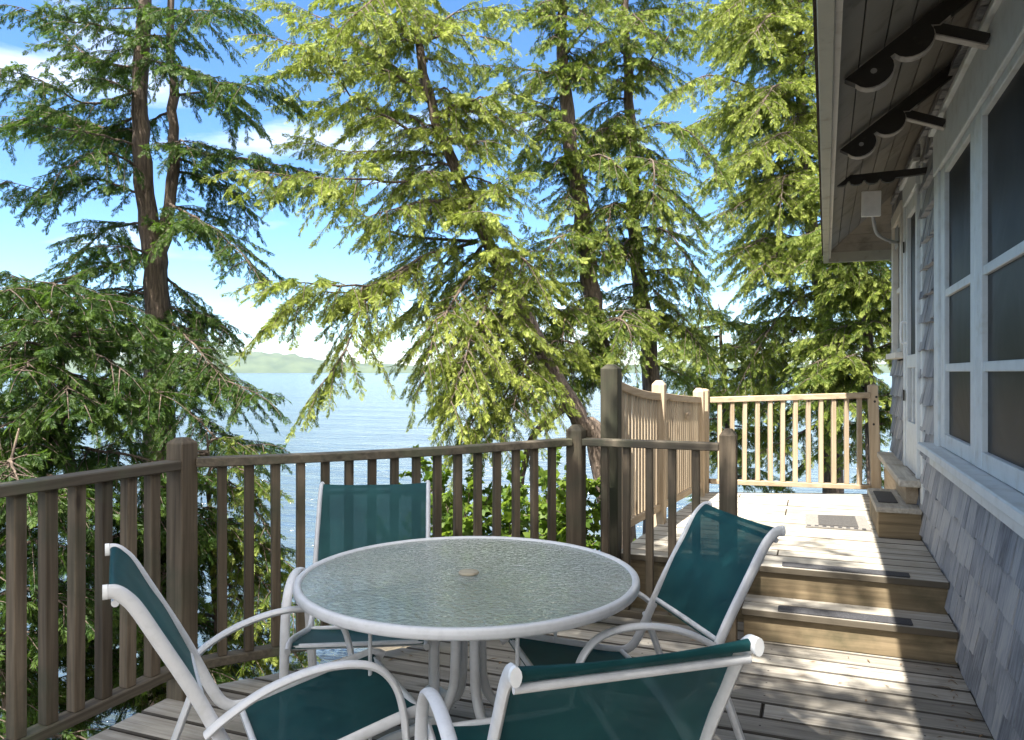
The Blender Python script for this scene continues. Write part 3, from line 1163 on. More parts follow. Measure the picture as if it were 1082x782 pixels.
def bracket(y, parent, th_=.05):
    """scalloped rafter tail: straight along the soffit, lobed below"""
    L = .56
    e = Vector((1, PITCH)).normalized()
    nrm = Vector((e.y, -e.x))           # away from the soffit, downwards
    o = Vector((EX + .065, soffit_z(EX + .065) - .002))
    tl = (L / e.x)
    prof = []
    low = []
    nodes = [(0.0, .012)]
    r = .072
    for cx_ in (.085, .246):
        for k in range(0, 11):
            a_ = math.pi * k / 10
            low.append((cx_ - r * math.cos(a_), .040 + .062 * math.sin(a_)))
    low = [(0.0, .0)] + low + [(.336, .058), (.38, .056), (tl, .056)]
    top = [(tl, 0.0)]
    pts = [o + e * s_ + nrm * d_ for s_, d_ in low + top]
    bb = MB()
    bb.prism_y([(q.x, q.y) for q in pts], y - th_ / 2, y + th_ / 2)
    br = bb.build('bracket', M['bracket'], parent)
    # light scalloped under-edge
    lb = MB()
    q = [o + e * s_ + nrm * (d_ + .001) for s_, d_ in low[1:-1]]
    q2 = [o + e * s_ + nrm * (d_ + .006) for s_, d_ in low[1:-1]]
    for i in range(len(q) - 1):
        lb.prism_y([(q[i].x, q[i].y), (q[i + 1].x, q[i + 1].y), (q2[i + 1].x, q2[i + 1].y), (q2[i].x, q2[i].y)], y - th_ / 2 + .001, y + th_ / 2 - .001)
    lb.build('bracket_edge', M['brace_under'], br)
    c_ = o + e * .085 + nrm * .045
    dsk = MB()
    for i in range(12):
        a_ = 2 * math.pi * i / 12
        dsk.v.append((c_.x + .011 * math.cos(a_), y - th_ / 2 - .002, c_.y + .011 * math.sin(a_)))
    dsk.f.append(tuple(range(12)))
    dsk.build('bolt_head', M['steel'], br)
    # stay running from the bracket to the window head
    s0 = o + e * .325 + nrm * .045
    MB().bar((s0.x, y, s0.y - .01), (FX_, y, s0.y - .085), .045, .04).build('stay', M['bracket'], br)
    MB().bar((s0.x, y, s0.y - .034), (FX_, y, s0.y - .109), .043, .006).build('stay_edge', M['brace_under'], br)


FX_ = WX - .048
for yb_ in (2.29, 3.33, 4.37):
    bracket(yb_, house)
# level scalloped tie near the far end
bb = MB()
poly = [(EX + .03, 2.655), (EX + .03, 2.60)]
for k in range(4):
    for i in range(6):
        a_ = math.pi * i / 5
        poly.append((EX + .085 + k * .085 - .038 * math.cos(a_), 2.618 - .026 * math.sin(a_)))
poly += [(EX + .42, 2.62), (WX, 2.63), (WX, 2.665)]
bb.prism_y(poly, 5.25, 5.29)
bb.build('bracket', M['bracket'], house)

# the eave runs slightly out of true with the wall: it closes on it towards the far end
bpy.context.view_layer.update()


def skew(o):
    for v in o.data.vertices:
        k = max(0.0, min(1.0, (WX - v.co.x) / (WX - EX))) if v.co.x < WX else 0.0
        v.co.x += 0.014 * (v.co.y - 7.8) * k
    for ch in o.children:
        skew(ch)


for ch in house.children:
    if ch.name.split('.')[0] in ('roof', 'bracket'):
        skew(ch)

# main window
FX = WX - .045
win = MB()
win.box(FX, WX - .002, 4.64, 4.785, .99, 2.49)                # outer casing
win.box(FX - .004, WX - .002, 0.9, 4.79, 2.495, 2.72)         # head casing
win.box(FX - .025, WX - .002, 0.9, 4.81, 2.725, 2.755)        # cap
wf = win.build('window', M['trim'], house, bevel=.004)
MB().box(FX - .07, WX - .002, 0.9, 4.90, .965, 1.008).build('sill', M['trim'], wf, bevel=.006)
MB().box(FX - .012, WX - .004, 0.9, 4.86, .885, .962).build('sill_apron', M['trim'], wf, bevel=.004)
sx0, sx1 = FX + .012, WX - .003
for ya, yb in ((3.70, 4.635), (2.76, 3.695), (1.82, 2.755)):
    s = MB()
    s.box(sx0, sx1, ya, ya + .10, 1.012, 2.49)
    s.box(sx0, sx1, yb - .13, yb, 1.012, 2.49)
    s.box(sx0 + .001, sx1, ya + .101, yb - .131, 1.012, 1.085)
    s.box(sx0 + .001, sx1, ya + .101, yb - .131, 2.45, 2.49)
    for zz in (1.432, 1.822):
        s.box(sx0 + .006, sx1, ya + .101, yb - .131, zz - .02, zz + .02)
    so_ = s.build('sash', M['trim'], wf, bevel=.003)
    MB().box(WX - .010, WX - .006, ya + .05, yb - .05, 1.02, 2.48).build('screen', M['screen'], so_)

# screen door and its frame
dr = MB()
dr.box(WX - .05, WX - .002, 5.50, 5.575, .72, 2.62)
dr.box(WX - .05, WX - .002, 6.215, 6.29, .72, 2.62)
dr.box(WX - .055, WX - .002, 5.50, 6.29, 2.622, 2.76)
dr.box(WX - .075, WX - .002, 5.48, 6.32, 2.762, 2.79)
do = dr.build('door', M['trim'], house, bevel=.003)
s = MB()
s.box(WX - .04, WX - .003, 5.58, 5.66, .725, 2.615)
s.box(WX - .04, WX - .003, 6.13, 6.21, .725, 2.615)
s.box(WX - .039, WX - .003, 5.661, 6.129, .725, 1.06)
s.box(WX - .039, WX - .003, 5.661, 6.129, 1.44, 1.53)
s.box(WX - .039, WX - .003, 5.661, 6.129, 2.52, 2.615)
s.box(WX - .036, WX - .003, 5.87, 5.91, 1.061, 1.439)
s.build('door_leaf', M['trim'], do, bevel=.003)
MB().box(WX - .015, WX - .004, 5.661, 6.129, 1.061, 2.519).build('screen', M['screen'], do)
MB().tube(smooth_path([(WX - .04, 6.16, 1.62), (WX - .075, 6.16, 1.63), (WX - .075, 6.16, 1.76), (WX - .04, 6.16, 1.77)], 5), .008, n=8).build('handle', M['plastic'], do, smooth=True)
MB().box(WX - .06, WX - .05, 6.20, 6.215, 2.28, 2.36).build('hinge', M['bracket'], do)
MB().box(WX - .06, WX - .05, 6.20, 6.215, 1.20, 1.28).build('hinge', M['bracket'], do)

# little window beyond the door
s = MB()
s.box(WX - .06, WX - .002, 6.36, 6.45, 1.56, 2.60)
s.box(WX - .06, WX - .002, 7.0, 7.09, 1.56, 2.60)
s.box(WX - .062, WX - .002, 6.36, 7.09, 2.602, 2.70)
s.box(WX - .10, WX - .002, 6.33, 7.12, 1.515, 1.558)
s.box(WX - .03, WX - .002, 6.451, 6.999, 1.559, 1.60)
s.box(WX - .03, WX - .002, 6.451, 6.999, 2.05, 2.09)
o_ = s.build('window', M['trim_warm'], house, bevel=.003)
MB().box(WX - .015, WX - .004, 6.451, 6.999, 1.56, 2.60).build('pane', M['screen'], o_)

# threshold shelf under the door
s = MB()
s.box(WX - .155, WX - .026, 5.46, 7.30, .668, .716)
o_ = s.build('threshold', M['tread_pale'], house, bevel=.006)
MB().box(WX - .10, WX - .026, 5.62, 6.31, .538, .665).box(WX - .10, WX - .026, 6.314, 7.28, .34, .665).build('threshold_panel', M['new_y'], o_, bevel=.003)

# wooden box step at the door with its own mat
bx = thing('box_step', 'small boxed timber step below the house door', 'step', (0, 0, 0))
b = MB()
b.box(.375, .640, 5.44, 5.575, .50, .535)
b.box(.375, .640, 5.58, 5.96, .50, .535)
b.box(.375, .640, 5.965, 6.30, .50, .535)
b.build('tread', M['tread_pale'], bx, bevel=.003)
b = MB()
b.box(.39, .638, 5.46, 5.49, .334, .498)
b.box(.39, .42, 5.491, 6.28, .334, .498)
b.box(.421, .638, 6.25, 6.28, .334, .498)
b.build('box_side', M['riser'], bx, bevel=.002)
b = MB()
b.box(.400, .52, 5.62, 6.10, .537, .545)
tag(b.build('step_mat', M['matgrey'], bevel=.003), 'small grey rubber mat lying on the boxed step by the door', 'mat')

dm = thing('doormat', 'charcoal doormat with pale borders lying on the sunlit landing', 'mat', (0, 0, 0))
MB().prism([(-.055, 5.64), (.362, 5.66), (.352, 6.20), (-.06, 6.12)], .3325, .340).build('mat_border', M['matlight'], dm)
MB().prism([(.03, 5.70), (.285, 5.71), (.28, 6.13), (.028, 6.08)], .340, .346).build('mat_centre', M['matgrey'], dm)
b = MB()
for i in range(8):
    b.box(-.045 + i * .05, -.02 + i * .05, 5.655, 5.685, .340, .343)
b.build('mat_tabs', M['black'], dm)

# white flat antenna on its bent arm
an = thing('antenna', 'white square panel antenna on a bent grey arm under the eave', 'antenna', (0, 0, 0))
c_ = at(920.5, 215.5, 5.35)
pa = MB()
pa.box(-.064, .064, -.012, .012, -.09, .09)
po = pa.build('antenna_panel', M['plastic'], an, bevel=.005)
po.location = c_
po.rotation_euler = (R(4), 0, YAW * .4 + R(2))
pth = smooth_path([c_ + Vector((.01, .01, -.06)), c_ + Vector((.02, .05, -.12)), c_ + Vector((.06, .2, -.19)), Vector((WX - .08, 6.45, c_.z - .20)), Vector((WX - .012, 6.62, c_.z - .13))], 6)
MB().tube(pth, .012, n=8).build('arm', M['pipe'], an, smooth=True)
MB().box(WX - .064, WX - .0625, 6.5, 6.75, c_.z - .22, c_.z - .05).build('mount_plate', M['pipe'], an)

# ------------------------------------------------------------------ table
TC = Vector((-1.12, 2.40, 0))
tb = thing('patio_table', 'round glass-topped patio table with an off-white metal pedestal', 'table', TC)
prof = []
for k in range(17):
    a = 2 * math.pi * k / 16
    prof.append((.577 + .0135 * math.copysign(abs(math.cos(a)) ** .7, math.cos(a)), .694 + .0175 * math.copysign(abs(math.sin(a)) ** .7, math.sin(a))))
MB().lathe(prof, n=96).build('rim', M['metal'], tb, smooth=True, angle=60)
MB().lathe([(.0001, .7045), (.30, .7045), (.564, .7045)], n=96).build('glass_top', M['glass'], tb)
MB().lathe([(.0001, .7055), (.034, .7055), (.036, .709), (.033, .714), (.012, .716), (.0001, .716)], n=24).build('umbrella_plug', M['plug'], tb, smooth=True)
b = MB()
b.lathe([(.058, .60), (.062, .60), (.062, .66), (.058, .66), (.058, .60)], n=24)
b.build('collar', M['metal'], tb, smooth=True)
for k in range(4):
    a = R(-40 + 90 * k)
    c, s = math.cos(a), math.sin(a)
    P = lambda r, z: Vector((r * c, r * s, z))
    pts = smooth_path([P(.055, .672), P(.05, .55), P(.05, .42), P(.06, .31), P(.11, .235), P(.20, .205), P(.30, .19), P(.38, .155), P(.43, .07), P(.44, .012)], 5)
    MB().tube(pts, .0175, .0175, n=12, side0=(-s, c, 0)).build('leg', M['metal'], tb, smooth=True)
    MB().tube([P(.03, .686), P(.558, .686)], .024, .010, n=10, side0=(-s, c, 0)).build('spoke', M['metal'], tb, smooth=True)
    MB().tube([P(.355, .672), P(.355, .175)], .0065, n=8).build('stay_rod', M['metal'], tb, smooth=True)

# ------------------------------------------------------------------ chairs
def make_chair(label):
    t = thing('sling_chair', label, 'chair', group='green sling chairs round the table')
    fz = MB()
    V3 = lambda x, y, z: Vector((x, y, z))
    back = [(-.572, .884), (-.556, .882), (-.537, .868), (-.512, .838), (-.47, .765), (-.37, .585), (-.29, .42), (-.245, .36), (-.18, .352), (-.02, .388), (.17, .432), (.235, .438), (.265, .425)]
    for sgn in (-1, 1):
        y = sgn * .243
        path = smooth_path([V3(x, y, z) for x, z in back], 4)
        MB().tube(path, .0105, .0175, n=12, side0=(0, 1, 0)).build('side_rail', M['metal'], t, smooth=True)
        arm = [(-.355, .50), (-.30, .545), (-.21, .59), (-.10, .617), (0.0, .618), (.08, .595), (.132, .54), (.158, .46), (.168, .36), (.178, .19), (.19, .012)]
        y2 = sgn * .272
        path = smooth_path([V3(x, y2 - (sgn * .012 if i == 0 else 0), z) for i, (x, z) in enumerate(arm)], 5)
        MB().tube(path, .0175, .0105, n=12, side0=(0, 1, 0)).build('arm_frame', M['metal'], t, smooth=True)
        leg = [(-.318, .475), (-.36, .36), (-.43, .17), (-.485, .012)]
        MB().tube(smooth_path([V3(x, y2 - sgn * .004, z) for x, z in leg], 4), .019, .012, n=12, side0=(0, 1, 0)).build('rear_leg', M['metal'], t, smooth=True)
        for x in (.19, -.486):
            MB().lathe([(.0001, .001), (.022, .001), (.022, .02), (.0001, .02)], x, y2 - (sgn * .004 if x < 0 else 0), n=12).build('foot_cap', M['metal'], t, smooth=True)
        # little tip plugs
        MB().tube([V3(-.572, y, .884), V3(-.583, y, .884)], .0112, .0182, n=12, side0=(0, 1, 0)).build('tip_cap', M['plastic'], t, smooth=True)
    for (x, z, r) in ((-.556, .853, .009), (-.352, .535, .010), (.225, .428, .011), (-.205, .348, .010), (-.02, .338, .008)):
        MB().tube([V3(x, -.24, z), V3(x, .24, z)], r, n=10).build('cross_bar', M['metal'], t, smooth=True)

    def sling(name, path, sag, nn=12):
        path = smooth_path([V3(x, 0, z) for x, z in path], 5)
        bb = MB()
        k = len(path)
        for i, p in enumerate(path):
            tt = i / (k - 1)
            tg = (path[min(i + 1, k - 1)] - path[max(i - 1, 0)]).normalized()
            nr = Vector((-tg.z, 0, tg.x))
            if nr.z < 0 and abs(nr.z) > .3:
                nr = -nr
            for j in range(nn + 1):
                v = -1 + 2 * j / nn
                q = p - nr * (sag * (1 - v * v) * math.sin(math.pi * min(1, max(0, tt))))
                bb.v.append((q.x, v * .236, q.z))
        for i in range(k - 1):
            for j in range(nn):
                a_ = i * (nn + 1) + j
                bb.f.append((a_, a_ + 1, a_ + nn + 2, a_ + nn + 1))
        return bb.build(name, M['sling'], t, smooth=True, angle=80)

    sling('back_sling', [(-.566, .872), (-.570, .888), (-.556, .893), (-.535, .878), (-.508, .845), (-.465, .765), (-.42, .69), (-.365, .575), (-.342, .525)], .014)
    sling('seat_sling', [(-.215, .352), (-.17, .352), (-.02, .386), (.17, .43), (.225, .441), (.238, .425)], .02)
    return t


def copy_tree(o, parent=None):
    c = o.copy()
    COL.objects.link(c)
    if parent:
        c.parent = parent
        c.matrix_parent_inverse = Matrix.Identity(4)
    for ch in [x for x in bpy.data.objects if x.parent == o]:
        copy_tree(ch, c)
    return c


CH = [((-1.742, 1.488), (.65, .757), 'green sling chair side-on at the left, between the left railing and the table'),
      ((-1.885, 3.02), (.465, -.886), 'green sling chair against the lakeside railing, its see-through back above the table rim'),
      ((-.253, 2.84), (-.81, -.586), 'green sling chair beside the timber steps, its seat tucked under the table'),
      ((-.30, 1.38), (-.63, .78), 'green sling chair nearest the camera, seen from behind with a dark back')]
proto = make_chair(CH[0][2])
for i, (mid, fc, lab) in enumerate(CH):
    o = proto if i == 0 else copy_tree(proto)
    f = Vector((fc[0], fc[1])).normalized()
    o.location = (mid[0] + .56 * f.x, mid[1] + .56 * f.y, 0.001)
    o.rotation_euler = (0, 0, math.atan2(f.y, f.x))
    o['label'] = lab

# ------------------------------------------------------------------ trees
rs = np.random.RandomState(21)


def frond_template(kind):
    """flat drooping cedar spray, 1 unit long along +X, in the XY plane"""
    V, F, Tt = [], [], []

    def quad(p, d, l, wd, tt):
        d = np.array(d) / np.linalg.norm(d)
        s = np.array((-d[1], d[0], 0))
        o = len(V)
        p = np.array(p, float)
        z = rs.uniform(-.03, .03)
        V.extend([p, p + d * l * .5 + s * wd + (0, 0, z), p + d * l + (0, 0, -.12 * l), p + d * l * .45 - s * wd + (0, 0, -z)])
        F.append((o, o + 1, o + 2, o + 3))
        Tt.extend([tt - .15, tt, tt + .15, tt])

    if kind == 'broad':
        for k in range(3):
            a = (k - 1) * 0.9
            d = (math.cos(a), math.sin(a), 0)
            quad((0.1, 0, 0), d, .75, .26, .5)
        return np.array(V), np.array(F), np.array(Tt)
    droop = rs.uniform(.15, .4)
    n = 8
    for k in range(n):
        t = .05 + .84 * k / n
        base = (t, 0, -droop * t * t)
        for sg in (-1, 1):
            a = R(rs.uniform(28, 50)) * sg
            l = (.46 * (1 - .55 * t)) * rs.uniform(.75, 1.15)
            quad(base, (math.cos(a), math.sin(a), -droop * t * .8), l, .034, .35 + .5 * t)
    quad((.0, 0, 0), (1, 0, -droop * .4), .6, .02, .3)
    quad((.55, 0, -droop * .3), (1, 0, -droop * 1.2), .5, .036, .9)
    return np.array(V), np.array(F), np.array(Tt)


TPL = [frond_template('cedar') for _ in range(7)]
TPLB = [frond_template('broad') for _ in range(4)]


class Tree:
    def __init__(s, fsize=.13, tpl=TPL):
        s.tr = MB()
        s.tw = MB()
        s.pos, s.ax, s.sz, s.ti = [], [], [], []
        s.fs = fsize
        s.tpl = tpl

    def trunk(s, pts, rad, per=5, wob=.02):
        sm = smooth_path(pts, per)
        k = len(sm)
        rr = np.interp(np.linspace(0, 1, k), np.linspace(0, 1, len(rad)), rad)
        rr = rr * (1 + rs.uniform(-.06, .06, k))
        sm = [p + Vector(rs.uniform(-wob, wob, 3)) for p in sm]
        s.tr.tube(sm, list(rr), n=12)
        return sm

    def frond(s, p, ax, size, tint):
        s.pos.append((p.x, p.y, p.z))
        s.ax.append((ax.x, ax.y, ax.z))
        s.sz.append(size)
        s.ti.append(tint)

    def limb(s, pts, r0=.03, L=.55, dens=1.0, per=5, start=.06, droop=.3, tint=0.0, hang=.5):
        sm = smooth_path(pts, per)
        k = len(sm)
        rr = [max(.003, .8 * r0 * (1 - .9 * i / (k - 1))) for i in range(k)]
        s.tr.tube([p + Vector(rs.uniform(-.012, .012, 3)) for p in sm], rr, n=6)
        seg = [(sm[i + 1] - sm[i]).length for i in range(k - 1)]
        tot = sum(seg)
        step = .056 / dens
        x = start * tot
        side = 1
        while x < tot:
            acc = 0
            for i in range(k - 1):
                if acc + seg[i] >= x:
                    break
                acc += seg[i]
            t = (x - acc) / max(seg[i], 1e-6)
            p = sm[i].lerp(sm[i + 1], t)
            tg = (sm[i + 1] - sm[i]).normalized()
            lat = tg.cross(Vector((0, 0, 1)))
            lat = lat.normalized() if lat.length > .1 else Vector((rs.randn(), rs.randn(), 0)).normalized()
            u = x / tot
            ln = L * (0.35 + .75 * math.sin(math.pi * min(1, .18 + .75 * u))) * rs.uniform(.55, 1.2)
            d = (tg * rs.uniform(.3, .8) + lat * side * rs.uniform(.5, 1.0) + Vector((0, 0, rs.uniform(-.6, .35)))).normalized()
            s.branchlet(p, d, ln, droop, tint, hang)
            side = -side
            x += step * rs.uniform(.6, 1.4)
        s.branchlet(sm[-1], (sm[-1] - sm[-2]).normalized(), L * .6, droop, tint, hang)

    def branchlet(s, p, d, ln, droop, tint, hang=.65):
        n = 4
        pts = [p + d * (ln * i / n) + Vector((0, 0, -droop * ln * (i / n) ** 2)) for i in range(n + 1)]
        s.tw.tube(pts, [.006, .005, .004, .003, .002], n=3, cap=False)
        m = max(2, int(ln / (s.fs * .175)))
        lat = d.cross(Vector((0, 0, 1)))
        lat = lat.normalized() if lat.length > .1 else Vector((1, 0, 0))
        bt = tint + rs.uniform(-.18, .18)
        for i in range(m):
            t = .1 + .9 * (i + rs.rand()) / m
            q = p + d * (ln * t) + Vector((0, 0, -droop * ln * t * t))
            sg = 1 if i % 2 else -1
            ax = d * rs.uniform(.2, .7) + lat * sg * rs.uniform(.15, .8) + Vector((0, 0, -rs.uniform(.1, .65 + hang))) + Vector(rs.uniform(-.25, .25, 3))
            s.frond(q, ax.normalized(), s.fs * rs.uniform(.55, 1.2), bt + rs.uniform(-.2, .2) + .25 * (t - .5))
        s.frond(pts[-1], (d + Vector((0, 0, -.5))).normalized(), s.fs * 1.1, bt + .2)

    def auto(s, path, n, t0, t1, ln, az=None, up=.15, r0=.022, L=.45, dens=1.0, tint=0.0, sag=.25):
        k = len(path)
        for i in range(n):
            t = t0 + (t1 - t0) * (i + rs.rand()) / n
            p = path[min(k - 1, int(t * (k - 1)))]
            a = rs.uniform(0, 2 * math.pi) if az is None else R(rs.uniform(*az))
            l = (ln(t) if callable(ln) else ln) * rs.uniform(.7, 1.2)
            d = Vector((math.cos(a), math.sin(a), up + rs.uniform(-.15, .2)))
            e = p + d * l + Vector((0, 0, -sag * l))
            m_ = p + d * l * .5 + Vector((0, 0, -sag * .15 * l)) + Vector(rs.uniform(-.08, .08, 3)) * l
            s.limb([p, m_, e], r0, L, dens, tint=tint)

    def build(s, name, label, leaf, cat='tree', group=None, loc=(0, 0, 0), trunk_name='trunk', crown_name='crown'):
        t = thing(name, label, cat, (0, 0, 0), group=group)
        tr = s.tr
        o = len(tr.v)
        tr.v += s.tw.v
        tr.f += [tuple(i + o for i in f) for f in s.tw.f]
        me = bpy.data.meshes.new(trunk_name)
        me.from_pydata([tuple(v) for v in tr.v], [], tr.f)
        me.polygons.foreach_set('use_smooth', [True] * len(me.polygons))
        me.materials.append(M['bark'])
        ob = bpy.data.objects.new(trunk_name, me)
        COL.objects.link(ob)
        ob.parent = t
        # crown
        pos = np.array(s.pos)
        ax = np.array(s.ax)
        sz = np.array(s.sz)
        ti = np.array(s.ti)
        nF = len(pos)
        pick = rs.randint(0, len(s.tpl), nF)
        # a frond's face turns mostly sideways-up, with scatter
        ref = rs.normal(0, .75, (nF, 3)) + np.array((0, 0, .55))
        zx = ref - ax * (ref * ax).sum(1, keepdims=True)
        zx /= np.linalg.norm(zx, axis=1, keepdims=True) + 1e-9
        yx = np.cross(zx, ax)
        allv, allf, allt = [], [], []
        base = 0
        for k, (tv, tf, tt) in enumerate(s.tpl):
            idx = np.where(pick == k)[0]
            if not len(idx):
                continue
            vv = (tv[None, :, 0, None] * ax[idx][:, None, :] + tv[None, :, 1, None] * yx[idx][:, None, :] + tv[None, :, 2, None] * zx[idx][:, None, :])
            vv = vv * sz[idx][:, None, None] + pos[idx][:, None, :]
            nv = len(tv)
            allv.append(vv.reshape(-1, 3))
            ff = tf[None] + (np.arange(len(idx)) * nv)[:, None, None] + base
            allf.append(ff.reshape(-1, 4))
            allt.append(np.clip(ti[idx][:, None] + tt[None], 0, 1).reshape(-1))
            base += nv * len(idx)
        Vv, Ff, Tt = np.concatenate(allv), np.concatenate(allf), np.concatenate(allt)
        me = bpy.data.meshes.new(crown_name)
        me.vertices.add(len(Vv))
        me.vertices.foreach_set('co', Vv.astype(np.float32).ravel())
        me.loops.add(Ff.size)
        me.loops.foreach_set('vertex_index', Ff.astype(np.int32).ravel())
        me.polygons.add(len(Ff))
        me.polygons.foreach_set('loop_start', (np.arange(len(Ff)) * 4).astype(np.int32))
        me.update(calc_edges=True)
        at_ = me.attributes.new('tint', 'FLOAT', 'POINT')
        at_.data.foreach_set('value', Tt.astype(np.float32))
        me.materials.append(leaf)
        ob = bpy.data.objects.new(crown_name, me)
        COL.objects.link(ob)
        ob.parent = t
        print('TREE', name, nF, 'fronds')
        return t


def PX(*pts):
    return [at(*p) for p in pts]


def ground_pt(px, d):
    p = at(px, 393, d)
    return Vector((p.x, p.y, bank_z(p.x, p.y) - .15))


# --- forked cedar at the left
T = Tree(.095)
D = 8.5
main = T.trunk([ground_pt(168, D)] + PX((168, 470, D), (166, 420, D), (168, 340, D), (162, 270, D), (151, 190, D), (147, 100, D), (152, 10, D), (153, -90, D), (150, -220, D)),
               [.20, .165, .15, .14, .115, .10, .085, .075, .06, .04], 5)
sec = T.trunk(PX((168, 300, D), (175, 240, D + .1), (184, 180, D + .15), (183, 100, D + .2), (180, 10, D + .2), (176, -120, D + .2)), [.075, .07, .062, .052, .04, .02], 5)
for pts in (
    ((150, 60, D), (200, 75, D - .5), (250, 90, D - .9), (305, 75, D - 1.2)),
    ((183, 100, D), (225, 100, D + .3), (262, 125, D + .6)),
    ((183, 160, D), (235, 165, D - .2), (285, 172, D - .4), (322, 182, D - .7)),
    ((184, 165, D), (225, 185, D + .5), (260, 225, D + .8)),
    ((178, 215, D), (215, 235, D - .3), (250, 262, D - .5), (268, 285, D - .7)),
    ((172, 290, D), (205, 320, D + .2), (238, 350, D + .1)),
    ((170, 330, D), (205, 365, D - .5), (232, 395, D - .8)),
    ((168, 370, D), (215, 395, D - .6), (255, 408, D - .9), (278, 420, D - 1.1)),
    ((166, 400, D), (205, 440, D - .5), (240, 470, D - .8), (280, 470, D - 1.0)),
    ((152, 20, D), (200, 12, D - .6), (255, 10, D - 1.1)),
    ((150, 45, D), (110, 28, D - .3), (70, 22, D - .6), (20, 8, D - 1)),
    ((148, 72, D), (100, 62, D + .3), (60, 30, D + .5)),
    ((150, 95, D), (95, 110, D - .4), (45, 85, D - .8), (0, 72, D - 1.2)),
    ((148, 120, D), (100, 140, D + .3), (55, 120, D + .7), (-10, 135, D + 1)),
    ((150, 140, D), (90, 130, D + .6), (40, 108, D + 1.0)),
    ((152, 180, D), (105, 160, D - .5), (60, 185, D - .9)),
    ((150, 205, D), (100, 190, D - .2), (50, 200, D - .4), (0, 190, D - .6)),
    ((150, 235, D), (110, 245, D + .4), (70, 285, D + .8)),
    ((155, 270, D), (100, 285, D - .5), (50, 300, D - .7), (8, 290, D - 1.0)),
    ((160, 300, D), (120, 320, D + .5), (90, 345, D + .6)),
    ((165, 340, D), (110, 350, D - .6), (50, 365, D - 1), (0, 350, D - 1.2)),
    ((165, 365, D), (120, 395, D + .2), (60, 410, D + .2)),
    ((165, 390, D), (120, 430, D - .7), (70, 440, D - 1.1), (10, 425, D - 1.4)),
    ((166, 420, D), (130, 460, D - .4), (90, 490, D - .7)),
    ((150, 10, D), (110, -20, D - .4), (60, -30, D - .8)),
):
    T.limb(PX(*pts), .022, .50, 1.2, tint=rs.uniform(-.1, .1))
T.auto(main, 9, .35, .98, .9, dens=.9)
T.auto(sec, 7, .25, .98, .85, dens=.9)
T.auto(main, 6, .24, .4, .7, dens=1.0)
T.build('cedar_tree', 'cedar with a forked brown trunk rising behind the left corner post', M['leaf_dark'])

# --- young dense cedar below it
T = Tree(.10)
D = 5.9
m2 = T.trunk([ground_pt(85, D)] + PX((84, 700, D), (78, 560, D), (70, 450, D), (62, 360, D), (58, 300, D)), [.06, .05, .042, .03, .02, .008], 5)
T.auto(m2, 46, .2, .98, lambda t: 1.15 * (1.05 - .62 * t), L=.42, dens=1.15, up=.2, tint=-.05)
T.build('young_cedar', 'dense dark young cedar pressing against the left railing', M['leaf_dark'])

T = Tree(.095)
D = 6.6
m2 = T.trunk([ground_pt(232, D)] + PX((230, 690, D), (226, 600, D), (222, 520, D), (218, 455, D)), [.04, .032, .025, .018, .006], 5)
T.auto(m2, 24, .18, .98, lambda t: .72 * (1.1 - .6 * t), L=.34, dens=.95, up=.12)
for pts in (((226, 560, D), (265, 600, D - .2), (300, 640, D - .4), (330, 650, D - .5)), ((224, 600, D), (270, 650, D), (310, 690, D - .2)), ((222, 500, D), (255, 520, D), (282, 560, D - .2))):
    T.limb(PX(*pts), .012, .28, .9)
T.build('young_cedar', 'thin young cedar behind the balusters right of the corner post', M['leaf_mid'])

for px, d, top, ln, lab in ((10, 5.0, 455, .85, 'low bushy cedar filling the gap behind the leftmost balusters'), (150, 6.3, 500, .8, 'low bushy cedar tucked behind the left corner post')):
    T = Tree(.10)
    m2 = T.trunk([ground_pt(px, d)] + PX((px, 720, d), (px + 4, 600, d), (px + 6, top, d)), [.04, .034, .025, .006], 5)
    T.auto(m2, 34, .1, .98, lambda t: ln * (1.1 - .6 * t), L=.36, dens=1.0, up=.15, tint=-.05)
    T.build('bushy_cedar', lab, M['leaf_dark'], 'shrub')

